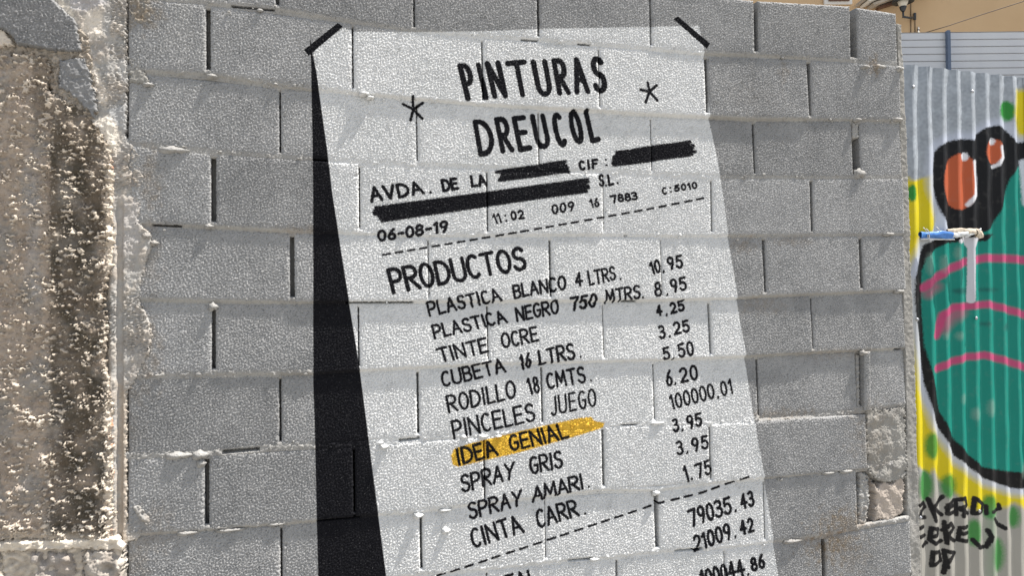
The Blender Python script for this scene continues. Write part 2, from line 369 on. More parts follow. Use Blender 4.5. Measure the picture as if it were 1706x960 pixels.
amt('6', ((1109, 618), (1121, 615), (1111, 646), (1124, 643)), '20', ((1131, 614), (1164, 606), (1135, 640), (1167, 634)), (1127, 639))
amt('100000', ((1113.5, 658), (1190, 638), (1118, 685), (1194, 665)), '01', ((1199, 637), (1221, 630), (1203, 662.5), (1224, 657.5)), (1198, 662), 3.7)
amt('3', ((1118, 698), (1130, 695), (1121, 722), (1133, 719)), '95', ((1141, 693), (1169, 686), (1145, 717), (1172, 711)), (1137, 716))
amt('3', ((1124, 735.5), (1137, 732.5), (1127, 760.5), (1140, 757.5)), '95', ((1149, 730), (1179, 724), (1152, 755), (1182, 748)), (1144.5, 753))
amt('1', ((1134, 777), (1142, 774), (1141, 805.5), (1149, 803)), '75', ((1154, 773), (1183, 764), (1159, 799), (1187.5, 791)), (1151.5, 797))
amt('79035', ((1143, 850), (1217, 826), (1149, 881), (1222, 856)), '43', ((1231, 825), (1255, 815.5), (1235, 852), (1259, 843)), (1226, 851), 4.4)
amt('21009', ((1151.5, 893.5), (1215, 869.5), (1156, 922), (1220, 899)), '42', ((1229, 868.5), (1255, 862), (1233, 893.5), (1258, 887.5)), (1225, 894), 4.4)
amt('100044', ((1163, 951), (1238, 931), (1169, 982), (1244, 961)), '86', ((1248, 931), (1272.5, 922), (1252, 955), (1277, 947.5)), (1247, 957), 4.4)
for p in [(717, 320.5), (1009.4, 266), (1010.4, 275), (1009.5, 309), (1029, 305), (1116.7, 312.5), (1118, 319.4), (841.4, 359.5), (843, 368)]: stroke([p], 4 if p[0] != 717 else 5.2)
for p in [(1032.7, 465), (1069.8, 496), (966.7, 595), (985.4, 634.6), (980, 811), (975.6, 857)]: stroke([p], 4.2)
for c, arms in (((689, 181.5), [(687.5, 161), (704.5, 171), (703.5, 197), (684, 200), (672, 173)]), ((1080.7, 153), [(1078, 138), (1092.7, 142.7), (1093.5, 168), (1074, 171), (1066, 150)])):
    for a in arms: stroke([c, a], 5)
dashes([(637, 425), (880, 384), (983, 366), (1088, 347), (1182, 328)], 26, 11.5, 3.8)
dashes([(706, 967), (740, 956.6), (1040, 859), (1102, 838), (1169, 822), (1255, 791)], 24, 13, 4)
def scribble(poly, wpx, n=7):
    """marker bar: side-by-side strokes inside a long quadrilateral a,b (top) c,d (bottom)"""
    a, b, c, d = [np.array(q, float) for q in poly]
    for i in range(n):
        t = i/(n-1); p = a*(1-t)+c*t; q = b*(1-t)+d*t
        e = (q-p)/np.linalg.norm(q-p); p = p+e*random.uniform(-3, 6); q = q-e*random.uniform(-3, 7)
        mid = [(p*(1-s)+q*s)+np.array([0, random.uniform(-.7, .7)]) for s in (0, .2, .4, .6, .8, 1)]
        stroke([tuple(v) for v in mid], wpx, fuzz=.0014)
scribble([(829, 286), (942, 269.5), (834, 300), (945, 286)], 6.5, 6)
scribble([(624, 347), (981, 299), (632, 368), (978, 318)], 7, 8)
scribble([(1026, 254.5), (1152, 236), (1023, 275), (1158, 256)], 7, 7)

def make_image(name, chans, interp='Linear'):
    h, w_ = chans[0].shape; im = bpy.data.images.new(name, w_, h, alpha=True, float_buffer=True, is_data=True)
    im.colorspace_settings.name = 'Non-Color'; im.alpha_mode = 'CHANNEL_PACKED'
    a = np.ones((h, w_, 4), np.float32)
    for i, c in enumerate(chans): a[..., i] = c
    im.pixels.foreach_set(a.ravel()); im.update(); return im
img_mural = make_image('mural_mask', [paper, black, yellow])
# dirt and mortar stains on the whole block wall (their own shapes, R brown, G pale)
SX0, SX1, SZ0, SZ1, SD = -0.3, 2.6, ZG-2.4, ZG+0.25, 0.004
sx = SX0+(np.arange(int((SX1-SX0)/SD))+.5)*SD; sz = SZ0+(np.arange(int((SZ1-SZ0)/SD))+.5)*SD
SXX, SZZ = np.meshgrid(sx, sz); brown = np.zeros(SXX.shape, np.float32); pale = np.zeros_like(brown)
nz1 = F_patch(SXX*2, SZZ*2); nz2 = F_mid(SXX*1.3, SZZ*1.3)
def stain(m_, x, y, rx, ry, s=1.0):
    c = onplane(x, y); k = np.linalg.norm(c-CAM)/FPX
    d = np.sqrt(((SXX-c[0])/(rx*k))**2+((SZZ-c[2])/(ry*k))**2)
    np.maximum(m_, s*np.clip(1.25-d+.25*nz1+.18*nz2, 0, 1), out=m_)
for a in [(1405, 872, 55, 22, .8), (1390, 905, 50, 30, .9), (1415, 930, 40, 25, .4), (238, 20, 24, 24, .9), (243, 430, 22, 60, .35), (245, 590, 22, 55, .45), (222, 720, 18, 30, .2), (225, 640, 18, 40, .3),
          (1455, 700, 40, 30, .4), (1450, 740, 40, 50, .35), (250, 300, 16, 50, .5), (500, 385, 50, 10, .35), (1240, 408, 25, 12, .5), (1320, 402, 40, 8, .35), (1270, 510, 50, 14, .35), (1400, 590, 60, 10, .3), (1455, 110, 12, 14, .8),
          (1300, 690, 60, 8, .5), (1305, 120, 10, 14, .35), (1250, 160, 60, 30, .1), (245, 900, 45, 22, .35), (230, 930, 20, 40, .3), (255, 865, 25, 20, .3), (1060, 880, 60, 20, .12), (940, 825, 60, 20, .2), (880, 290, 30, 6, .2)]:
    stain(brown, *a)
for a in [(300, 40, 30, 60, .4), (1350, 40, 90, 40, .25), (1490, 880, 60, 60, .3), (1470, 640, 60, 60, .2)]: stain(pale, *a)
img_stain = make_image('stain_mask', [brown, pale])

# ------------------------------------------------------------------ materials
def newmat(name):
    m_ = bpy.data.materials.new(name); m_.use_nodes = True; t = m_.node_tree
    for n in list(t.nodes): t.nodes.remove(n)
    out = t.nodes.new('ShaderNodeOutputMaterial'); b = t.nodes.new('ShaderNodeBsdfPrincipled'); t.links.new(b.outputs[0], out.inputs[0])
    b.inputs['Roughness'].default_value = .9
    return m_, t, b
def N(t, typ, **kw):
    n = t.nodes.new(typ)
    for k, v in kw.items():
        if k in n.inputs.keys(): n.inputs[k].default_value = v
        else: setattr(n, k, v)
    return n
def mix(t, fac, a, b, blend='MIX'):
    n = t.nodes.new('ShaderNodeMix'); n.data_type = 'RGBA'; n.blend_type = blend
    for s, v in ((0, fac), (6, a), (7, b)):
        if hasattr(v, 'links'): t.links.new(v, n.inputs[s])
        else: n.inputs[s].default_value = v if s == 0 else (*v, 1)[:4]
    return n.outputs[2]
def math_(t, op, a, b=None, clamp=False):
    n = t.nodes.new('ShaderNodeMath'); n.operation = op; n.use_clamp = clamp
    for i, v in enumerate((a, b)):
        if v is None: continue
        if hasattr(v, 'links'): t.links.new(v, n.inputs[i])
        else: n.inputs[i].default_value = v
    return n.outputs[0]
def ramp(t, f, a, b):
    n = t.nodes.new('ShaderNodeMapRange'); n.inputs[1].default_value = a; n.inputs[2].default_value = b; t.links.new(f, n.inputs[0]); return n.outputs[0]
def noise(t, v, scale, detail=2, rough=.5):
    n = N(t, 'ShaderNodeTexNoise'); n.inputs['Scale'].default_value = scale; n.inputs['Detail'].default_value = detail; n.inputs['Roughness'].default_value = rough
    t.links.new(v, n.inputs['Vector']); return n.outputs[0]
def bump(t, b, h, dist, strength=1):
    n = t.nodes.new('ShaderNodeBump'); n.inputs['Distance'].default_value = dist; n.inputs['Strength'].default_value = strength
    t.links.new(h, n.inputs['Height']); t.links.new(n.outputs[0], b.inputs['Normal'])
def imgtex(t, vec, img, x0, x1, z0, z1):
    s = t.nodes.new('ShaderNodeSeparateXYZ'); t.links.new(vec, s.inputs[0]); c = t.nodes.new('ShaderNodeCombineXYZ')
    u = math_(t, 'DIVIDE', math_(t, 'SUBTRACT', s.outputs[0], x0), x1-x0); v = math_(t, 'DIVIDE', math_(t, 'SUBTRACT', s.outputs[2], z0), z1-z0)
    t.links.new(u, c.inputs[0]); t.links.new(v, c.inputs[1])
    i = t.nodes.new('ShaderNodeTexImage'); i.image = img; i.extension = 'CLIP'; i.interpolation = 'Linear'; t.links.new(c.outputs[0], i.inputs[0])
    o = t.nodes.new('ShaderNodeSeparateColor'); t.links.new(i.outputs[0], o.inputs[0]); return o.outputs

wall = empty('block_wall', (0, 0, 0), 'unrendered grey concrete block wall with a giant shop receipt painted across it, black lettering and one line marked yellow', 'wall')
def wall_material(name, c0, c1, browncol, speck=.75, var=.25):
    m_, t, b = newmat(name)
    tc = t.nodes.new('ShaderNodeTexCoord'); tc.object = wall; P = tc.outputs['Object']
    oi = t.nodes.new('ShaderNodeObjectInfo')
    n_low = noise(t, P, 7, 3, .6); n_f = noise(t, P, 240, 3, .65); n_m = noise(t, P, 60, 3, .6)
    col = mix(t, ramp(t, n_low, .3, .7), c0, c1)
    rnd = ramp(t, oi.outputs['Random'], 0, 1)
    r2 = math_(t, 'MULTIPLY_ADD', rnd, var); t.nodes[-1].inputs[2].default_value = 1-var/2
    g = t.nodes.new('ShaderNodeCombineXYZ')
    for i in range(3): t.links.new(r2, g.inputs[i])
    col = mix(t, 1.0, col, g.outputs[0], 'MULTIPLY')
    pit = ramp(t, n_f, .42, .34)                        # open pores in the block
    spec = ramp(t, n_f, .60, .72)
    col = mix(t, math_(t, 'MULTIPLY', spec, .35), col, (.46, .45, .43))
    col = mix(t, math_(t, 'MULTIPLY', pit, speck), col, (.045, .044, .042))
    st = imgtex(t, P, img_stain, SX0, SX1, SZ0, SZ1)
    col = mix(t, math_(t, 'MULTIPLY', st[0], ramp(t, n_m, .25, .6), True), col, browncol)
    col = mix(t, st[1], col, (.36, .355, .34))
    mk = imgtex(t, P, img_mural, MX0, MX1, MZ0, MZ1)
    pn = ramp(t, n_f, .30, .36)
    pap = math_(t, 'MULTIPLY', mk[0], math_(t, 'MULTIPLY_ADD', pn, .7), True); t.nodes[-1].inputs[0].default_value
    pcol = mix(t, ramp(t, n_low, .3, .75), (.565, .57, .56), (.635, .635, .625))
    pcol = mix(t, math_(t, 'MULTIPLY', ramp(t, n_m, .62, .75), .25), pcol, (.36, .355, .34))
    pcol = mix(t, math_(t, 'MULTIPLY', ramp(t, noise(t, P, 300, 2, .7), .36, .28), .6), pcol, (.12, .12, .115))
    roll_ = ramp(t, noise(t, P, 16, 4, .7), .30, .48)             # patchy roller cover
    papf = math_(t, 'MULTIPLY', mk[0], math_(t, 'MULTIPLY', math_(t, 'ADD', math_(t, 'MULTIPLY', pn, .55), .45), math_(t, 'ADD', math_(t, 'MULTIPLY', roll_, .22), .78)))
    col = mix(t, papf, col, pcol)
    ycol = mix(t, ramp(t, n_m, .3, .7), (.60, .33, .012), (.74, .46, .03))
    col = mix(t, math_(t, 'MULTIPLY', mk[2], .95), col, ycol)
    kn = ramp(t, n_f, .74, .60)
    col = mix(t, math_(t, 'MULTIPLY', mk[1], math_(t, 'ADD', math_(t, 'MULTIPLY', kn, .2), .8)), col, (.008, .008, .010))
    t.links.new(col, b.inputs['Base Color'])
    b.inputs['Roughness'].default_value = .92; b.inputs['Specular IOR Level'].default_value = .12
    bump(t, b, n_f, .0022, .9)
    return m_
m_block = wall_material('concrete_block', (.245, .245, .242), (.33, .328, .322), (.20, .155, .105), var=.26)
m_mortar = wall_material('mortar', (.265, .257, .243), (.35, .342, .322), (.20, .145, .095), .25, 0)
m_smear = wall_material('cement_smear', (.23, .22, .20), (.30, .29, .265), (.20, .16, .115), .2, 0)

# ------------------------------------------------------------------ bricks
STEP = .0024
def proud(c, i, top):
    t = TILT[c][0 if top else 1]+EXTRA.get((c, i), (0, 0))[0 if top else 1]
    return t*.001
def brick_sheet(X0, X1, zt0, zt1, zb0, zb1, pt, pb, seed, step=STEP, jit=1.0, side=0.0):
    nx = max(4, int((X1-X0)/step)); nz = max(4, int((.5*(zt0+zt1)-.5*(zb0+zb1))/step))
    s = np.linspace(0, 1, nx+1)[None, :]; v = np.linspace(0, 1, nz+1)[:, None]
    X = X0+(X1-X0)*s+0*v
    zt = zt0+(zt1-zt0)*s; zb = zb0+(zb1-zb0)*s; Z = zb+(zt-zb)*v
    e = np.minimum(np.minimum(X-X0, X1-X), np.minimum(Z-zb, zt-Z))
    ox, oz = (seed*0.731) % 2.9, (seed*1.117) % 2.3
    chip = np.clip(F_blob(X+ox, Z+oz)-1.1, 0, 3)*.007+np.clip(F_edge(X+oz, Z), 0, 3)*.0009
    ee = np.maximum(e-chip, 0)
    rnd = .0038*np.exp(-ee/.0022)+.0012*np.exp(-ee/.006)
    g = F_grain(X+ox, Z+oz); g = np.tanh(g*1.0)*.0020+F_grain2(X+oz, Z+ox)*.0006
    g = g*np.clip(e/.004, .3, 1)
    Y = -(pb+(pt-pb)*v)+side*(s-.5)+rnd-g-.00018*F_mid(X+ox, Z+oz)
    # ragged outline
    edge_w = np.exp(-e/.003)
    X = X+edge_w*.0007*F_edge(X+7+ox, Z+3)*jit; Z = Z+edge_w*.0008*F_edge(X+1, Z+9+oz)*jit
    return X, Y, Z
brick_cells = {}
for c in range(0, 10):
    js = J[c]; ends = [(213.5, 0)]+js+[(ENDX[c], 0)]
    for i in range(len(ends)-1):
        (xa, ga), (xb, gb) = ends[i], ends[i+1]
        if (c, i) in ((7, 6), (8, 6)): 
            pass
        ym = lambda x: .5*(By(c-1, x)+By(c, x))
        Xa = float(onplane(xa+ga/2, ym(xa))[0]); Xb = float(onplane(xb-gb/2, ym(xb))[0])
        if (c, i) == (7, 5): Xb = float(onplane(1443, ym(1443))[0])
        if (c, i) in ((7, 6), (8, 6)): continue
        if c == 7 and i == len(ends)-2: pass
        za0, za1 = float(Zat(c-1, xa)), float(Zat(c-1, xb)); zb0, zb1 = float(Zat(c, xa)), float(Zat(c, xb))
        hg = .0030 if c > 0 else 0.003
        Xa += .0004; Xb -= .0004
        args = (Xa, Xb, za0-hg-.0008, za1-hg-.0008, zb0+hg-.0015, zb1+hg-.0015)
        sd_ = random.uniform(-.0015, .0015)
        X, Y, Z = brick_sheet(*args, proud(c, i, 1)+sd_, proud(c, i, 0)+sd_, c*13+i+1, side=random.uniform(-.002, .002))
        me, ce = block_mesh('brick', X, Y, Z, .19)
        link('brick', me, m_block, wall, ce)
        brick_cells[(c, i)] = args
# thin upright sliver of block wedged in the sixth bed's wide joint
Xa, Xb = float(onplane(1437.5, 640)[0]), float(onplane(1448, 640)[0]); zt, zb_ = float(Zat(5, 1443))-.004, float(onplane(1443, 684)[2])
X, Y, Z = brick_sheet(Xa, Xb, zt, zt, zb_, zb_, .012, .010, 77); me, ce = block_mesh('brick', X, Y, Z, .15); o = link('brick', me, m_block, wall, ce); o['label'] = 'thin upright sliver of block wedged in a wide joint'
# courses below the frame, down to the ground
Zlow = float(Zat(9, 900)); h = (Zlow-0.0)/2
XL0, XR0 = float(onplane(213.5, 500)[0]), float(onplane(1512, 900)[0])
for r in range(2):
    x = XL0; k = 0; off = .17 if r == 0 else .40
    while x < XR0-.02:
        x2 = min(x+(off if k == 0 else .40), XR0)
        if XR0-x2 < .06: x2 = XR0
        zt = lambda X_: float(np.interp(X_, [XL0, XR0], [float(Zat(9, 213)), float(Zat(9, 1513))])) if r == 0 else Zlow-h
        X, Y, Z = brick_sheet(x+.002, x2-.002, zt(x)-.004, zt(x2)-.004, Zlow-h*(r+1)+.003, Zlow-h*(r+1)+.003, 0, .002, 300+r*20+k, .006)
        me, ce = block_mesh('brick', X, Y, Z, .19); link('brick', me, m_block, wall, ce)
        x = x2; k += 1

# mortar beds
SLOTS = {0: [(385, 458), (868, 897), (962, 984)], 3: [(253, 303), (1040, 1046)], 6: [(370, 433), (664, 700), (1035, 1062)], 4: [(1036, 1062), (575, 690)], 7: [(527, 600), (1395, 1432)], 8: [(946, 988), (1124, 1172)], 5: [(1490, 1505)], 2: [(521, 545)]}
OUT = {0: .35, 1: .9, 2: .5, 3: .55, 4: .15, 5: .75, 6: .8, 7: .75, 8: .7}
for k in range(0, 10):
    Xs = np.arange(XL0-.01, float(onplane(ENDX[min(k, 9)], By(k, 1500))[0]), .003)
    # photo x for each X: invert by table
    tx = np.linspace(200, 1525, 300); tX = onplane(tx, By(k, tx)); px_ = np.interp(Xs, tX[:, 0], tx); zc = np.interp(Xs, tX[:, 0], tX[:, 2])
    v = np.linspace(-1, 1, 13)[:, None]; hw = .0165
    X = Xs[None, :]+0*v; Z = zc[None, :]+v*hw
    def pr(c, top):
        if c < 0 or c > 9: return np.zeros_like(Xs)
        js = [j[0] for j in J[c]]; idx = np.searchsorted(js, px_)
        return np.array([proud(c, i, top) for i in range(len(js)+1)])[idx]
    pa = pr(k, 0) if k <= 9 else 0*Xs; pb2 = pr(k+1, 1)
    base = np.where(v > 0, pa[None, :], pb2[None, :]); s_ = np.clip(v*2+.5, 0, 1); base = pa[None, :]*s_+pb2[None, :]*(1-s_)
    low = F_patch(X*1.6+k*.37, 0*Z+k*.5); amt_ = np.clip(.35+.55*low+(OUT.get(k, .5)-.5)*1.2, 0, 1.4)
    prof = np.exp(-(v+.05*F_mid(X*1.5, Z))**2/(.18+.14*np.clip(F_blob(X+k, Z*0+k), -1, 1.5)))
    H = base-.0022+amt_*prof*(.0020+.0016*F_blob2(X+k, Z)+.0012*F_blob(X, Z+k))+.0009*F_edge(X, Z)+.0010*F_grain(X, Z)
    H = H-.008*np.clip((np.abs(v)-.75)/.25, 0, 1)
    for (a, b_) in SLOTS.get(k, []):
        inn = np.clip(np.minimum(px_-a, b_-px_)/3, 0, 1)[None, :]*np.clip(1.15-np.abs(v-.05)*3.2, 0, 1)
        H = H-.03*np.clip(inn*1.6, 0, 1)
    me = raw_mesh('mortar_bed', np.stack([X, -H, Z], -1).reshape(-1, 3)-np.array([1.1, 0, ZG]), grid_quads(*X.shape), True)
    link('mortar_bed', me, m_mortar, wall, (1.1, 0, ZG))
# core behind the faces, so that open joints end in dark mortar
zt_ = float(Zat(-1, 1495))
cz = (ZG-.1)/2
Xj = float(onplane(1490, 500)[0])
box('mortar_core', ((XL0+Xj)/2, .115, (zt_-.03)/2), (Xj-XL0-.03, .14, zt_-.03), m_mortar, wall)

# crumbs and lumps of mortar squeezed out along the joints
def lump(V, F, c, r, seed, nseg=10):
    rr = np.random.default_rng(seed); n0 = len(V); nr = nseg//2+1
    ph = rr.uniform(0, 6.28, 6); am = rr.uniform(.08, .28, 6)
    for i in range(nr):
        th = math.pi*i/(nr-1)
        for k in range(nseg):
            a = 2*math.pi*k/nseg; d = np.array([math.sin(th)*math.cos(a), -math.cos(th), math.sin(th)*math.sin(a)])
            s = 1+am[0]*math.sin(3*d[0]+ph[0])+am[1]*math.sin(4*d[2]+ph[1])+am[2]*math.sin(5*d[1]+ph[2])+am[3]*math.sin(9*d[0]+7*d[2]+ph[3])*.7
            V.append(tuple(np.array(c)+d*np.array(r)*s))
    for i in range(nr-1):
        for k in range(nseg): F.append((n0+i*nseg+k, n0+i*nseg+(k+1) % nseg, n0+(i+1)*nseg+(k+1) % nseg, n0+(i+1)*nseg+k))
def lump_obj(name, items, mat, parent, stuff=False, nseg=10):
    V, F = [], []
    for j, (c, r) in enumerate(items): lump(V, F, c, r, j+len(V), nseg)
    me = bpy.data.meshes.new(name); c0 = np.mean(np.array(V), 0); me.from_pydata([tuple(np.array(v)-c0) for v in V], [], F); me.update()
    for p in me.polygons: p.use_smooth = True
    o = link(name, me, mat, parent, c0)
    if stuff: o['kind'] = 'stuff'
    return o
items = []
for k in range(0, 9):
    for q in range(int(70*OUT.get(k, .5))):
        x = random.uniform(225, 1500)
        if F_patch(float(onplane(x, 500)[0])*1.6+k*.37, k*.5) < -.3: continue
        inpaper = 560 < x < 1250
        y = By(k, x)+random.gauss(0, 4.0); p = onplane(x, y); r = abs(random.gauss(0, .0017))+.0012
        if inpaper: r *= .6
        items.append(((p[0], -.002-random.random()*.002, p[2]), (r*random.uniform(1, 2), r, r*random.uniform(.7, 1.2))))
lump_obj('mortar_crumbs', items, m_mortar, wall, True, 6)
for (x, y, rx, rz, d) in [(299, 759, 14, 7, .010), (335, 758, 9, 9, .012), (336, 772, 5, 8, .008), (313, 888, 11, 5, .008), (290, 250, 16, 7, .008), (607, 157, 7, 5, .020), (617, 163, 5, 4, .016), (640, 744, 5, 5, .018), (697, 858, 6, 7, .020),
        (1432, 289, 8, 9, .010), (1440, 112, 6, 4, .016), (1498, 115, 5, 5, .014), (1427, 200, 5, 4, .016), (743, 884, 5, 7, .012), (742, 850, 8, 3, .008), (349, 377, 5, 5, .008), (356, 511, 5, 8, .008), (1494, 199, 8, 4, .012), (354, 127, 6, 5, .010),
        (248, 78+63, 6, 4, .010), (244, 393, 5, 8, .010), (258, 405, 5, 5, .009), (463, 873, 12, 4, .008), (385, 883, 16, 4, .008), (830, 727, 5, 4, .010), (805, 727, 6, 4, .012), (774, 728, 5, 4, .010), (1093, 821, 5, 6, .010), (1095, 705, 9, 3, .007),
        (1498, 485, 7, 4, .010), (1438, 588, 5, 5, .012), (1465, 111, 9, 4, .009), (1410, 785, 9, 4, .009), (1480, 390, 8, 4, .011), (990, 932, 6, 3, .008), (1380, 788, 9, 3, .008), (1320, 902, 12, 4, .008)]:
    p = onplane(x, y); kx = np.linalg.norm(p-CAM)/FPX
    lump_obj('mortar_lump', [((p[0], -.003, p[2]), (rx*kx, d*.75, rz*kx))], m_mortar, wall, False, 16)

# smeared patches on the wall
def h_patch(p0, rough, med=.0):
    return lambda X, Z, D: p0+rough*.55*F_blob2(X, Z)+rough*.5*F_mid(X, Z)+.0004*F_grain(X, Z)+med*F_patch(X, Z)
relief('mortar_smear', [(214, -25), (250, -12), (257, 15), (258, 38), (235, 42), (214, 41)], h_patch(.003, .0035), m_smear, wall, rag=.002)
relief('mortar_smear', [(214, 94), (238, 96), (238, 110), (252, 135), (243, 141), (214, 142)], h_patch(.003, .0015), m_smear, wall, rag=.002)
relief('mortar_smear', [(218, 843), (232, 838), (252, 860), (254, 872), (243, 878), (228, 862)], h_patch(.009, .003), m_mortar, wall, rag=.001)
relief('cement_patch', [(1443, 678), (1470, 683), (1509, 676), (1512, 745), (1512, 796), (1490, 806), (1470, 806), (1447, 792), (1441, 740)], h_patch(.001, .0012, .0025), m_smear, wall, rag=.004, back=.03)
relief('cement_patch', [(1432, 785), (1448, 790), (1452, 830), (1446, 875), (1430, 884)], h_patch(-.004, .003), m_mortar, wall, rag=.003, back=.03)
m_frag, t_, b_ = newmat('clay_fragment')
tcx = t_.nodes.new('ShaderNodeTexCoord'); nn = noise(t_, tcx.outputs['Object'], 60, 4, .6); t_.links.new(mix(t_, ramp(t_, nn, .3, .7), (.31, .265, .225), (.40, .345, .29)), b_.inputs['Base Color']); bump(t_, b_, noise(t_, tcx.outputs['Object'], 180, 3, .6), .0012, .5)
relief('clay_fragment', [(1454, 800), (1462, 812), (1474, 803), (1488, 806), (1503, 790), (1509, 812), (1505, 832), (1508, 856), (1494, 864), (1482, 873), (1468, 866), (1456, 872), (1460, 840)], h_patch(-.002, .0011, .002), m_frag, wall, rag=.002, back=.03)
# filling in the wide upper joint
for (x0, x1, y0, y1, d) in [(1420, 1433, 200, 231, -.004), (1424, 1436, 281, 296, .001), (1429, 1437, 590, 684, -.010)]:
    relief('joint_filling', [(x0, y0), (x1, y0), (x1, y1), (x0, y1)], h_patch(d, .003), m_mortar, wall, rag=.001, back=.04)
# mortar rendered down the free end of the wall
relief('end_mortar', [(1493, 36), (1503, 40), (1507, 110), (1511, 200), (1515, 300), (1518, 400), (1520, 470), (1525, 570), (1528, 680), (1531, 800), (1535, 905), (1540, 1100), (1545, 1250), (1517, 1250), (1517, 950), (1512, 860), (1510, 760), (1509, 640), (1506, 560), (1504, 480), (1502, 360), (1500, 240), (1498, 150), (1496, 80)],
       lambda X, Z, D: -.002+.0005*F_mid(X, Z)+.0015*F_patch(X, Z*.5)+.00025*F_grain(X, Z), m_smear, wall, rag=.0006, back=.19, edge=.003)

# ------------------------------------------------------------------ old plastered wall at the left
old = empty('plastered_wall', (-.5, 0, 0), 'old wall of rough beige and brown stained plaster, broken along its right edge where the grey blocks begin', 'wall')
def tint_material(name, bumps=1.0, speck=(.3, .25, .2)):
    m_, t, b = newmat(name); tc = t.nodes.new('ShaderNodeTexCoord'); tc.object = old; P = tc.outputs['Object']
    a = t.nodes.new('ShaderNodeAttribute'); a.attribute_name = 'tint'
    n1 = noise(t, P, 12, 5, .7); n2 = noise(t, P, 110, 4, .65); n3 = noise(t, P, 330, 2, .6)
    c = mix(t, math_(t, 'MULTIPLY', ramp(t, n1, .45, .68), .45), a.outputs[0], (.22, .17, .13))
    c = mix(t, math_(t, 'MULTIPLY', ramp(t, n2, .55, .7), .35), c, (.55, .50, .43))
    c = mix(t, math_(t, 'MULTIPLY', ramp(t, n2, .40, .30), .45), c, (.13, .105, .08))
    t.links.new(c, b.inputs['Base Color']); bump(t, b, math_(t, 'ADD', n2, math_(t, 'MULTIPLY', n3, .4)), .0035*bumps, .8); b.inputs['Roughness'].default_value = .95; b.inputs['Specular IOR Level'].default_value = .2
    return m_
m_plaster = tint_material('rough_plaster'); m_seam = tint_material('seam_plaster', .6)
def pxof(X, Z):                                 # photo pixel of a wall point (used to shape outlines measured on the photo)
    d = np.stack([X-CAM[0], np.full_like(X, -CAM[1]), Z-CAM[2]], -1); w_ = d@FW
    return 853+FPX*(d@RT)/w_, 480-FPX*(d@UP)/w_
def ss(x, a, b): t = np.clip((x-a)/(b-a), 0, 1); return t*t*(3-2*t)
LEAN = .11                                    # the old wall stands at a slight angle to the block wall
XPIV = float(onplane(196, 480)[0])
def lean(X): return -LEAN*np.clip(XPIV-X, 0, .75)
def crumb_n(X, Z):
    x, y = pxof(X, Z)
    return F_blob(X*.68+.12*Z, Z*1.1)+.55*F_blob2(X*1.0, Z*1.45-.2*X)+.42*F_edge(X, Z)+.25*F_grain(X, Z)-(1.12-.65*F_patch(X+1, Z)-.25*F_low(X*2, Z*2)-.12*ss(x, 80, 90)-.45*ss(y, 840, 885)-.25*ss(x, 60, 78)*ss(x, 90, 82))
def plaster_h(X, Z, D):
    n_ = crumb_n(X, Z); h = .022+.0105*np.clip(n_, 0, .6)**.42+.0019*F_mid(X*.8, Z)+.0034*F_patch(X*.7, Z*.7)+.0008*F_edge(X, Z)+.0009*np.minimum(F_blob2(X, Z), .3)+.0004*F_grain(X, Z); bl = F_blob(X*.9, Z*1.1); b2 = F_blob2(X, Z)
    x, y = pxof(X, Z)
    h = h+.004*ss(x, 78, 86)-.003*ss(x, 86, 100)
    h = h-.012*ss(x, 178, 200)*ss(y, 300, 340)+.0022*(F_mid(X, Z)+.5*F_edge(X, Z))*ss(x, 165, 178)
    return h+lean(X)
def mixc(a, b, t): return a*(1-t[..., None])+b*t[..., None]
def plaster_c(X, Z, D):
    x, y = pxof(X, Z); x = x+2.5*F_edge(X, Z)
    beige = np.array([.37, .305, .245]); grey = np.array([.29, .262, .23]); dark = np.array([.062, .051, .035]); cream = np.array([.62, .54, .44]); rust = np.array([.36, .12, .05])
    c = mixc(np.broadcast_to(beige, x.shape+(3,)), grey, ss(F_patch(X*.6, Z*.35)+.4*F_mid(X, Z), -.4, 1.2))
    c = mixc(c, np.array([.36, .34, .32]), .6*ss(x, 35, 50)*ss(x, 75, 60)*ss(y, 230, 300)*ss(y, 560, 420))
    stain_ = ss(x, 80, 88)*ss(x, 188, 172)*np.clip(.82+.2*F_patch(X, Z*.6), 0, 1)
    stain_ = np.maximum(stain_, .55*ss(x, 48, 60)*ss(y, 250, 170)*ss(x, 90, 80))
    c = mixc(c, dark, np.clip(stain_, 0, 1)*.93)
    c = mixc(c, cream, ss(x, 172, 184)*.8)
    c = mixc(c, cream, .8*ss(y, 880, 900))
    red = ss(x, 186, 189)*ss(x, 196, 193)*(ss(y, 590, 600)*ss(y, 660, 650)+ss(y, 690, 700)*ss(y, 750, 740)+ss(y, 775, 785)*ss(y, 800, 790)+ss(y, 875, 880)*ss(y, 892, 888)+ss(y, 265, 270)*ss(y, 285, 280))
    c = mixc(c, rust, np.clip(red, 0, 1)*.9)
    # crumb tips painted cream, as if catching the sun
    c = mixc(c, cream, np.clip((crumb_n(X, Z)-.05)*3, 0, .85))
    return c
relief('plaster_coat', [(-330, 70), (0, 78), (22, 86), (50, 82), (80, 92), (92, 118), (82, 150), (105, 160), (130, 172), (160, 203), (176, 226), (189, 250), (194, 290), (191, 340), (195, 400), (193, 440), (180, 480), (176, 500), (184, 540), (180, 590), (187, 640), (195, 660), (192, 720), (194, 800), (196, 870), (199, 900), (100, 904), (0, 908), (-330, 930)],
       plaster_h, m_plaster, old, back=.05, leaning=True, step=.0022, rag=.003, edge=.010, colfun=plaster_c)
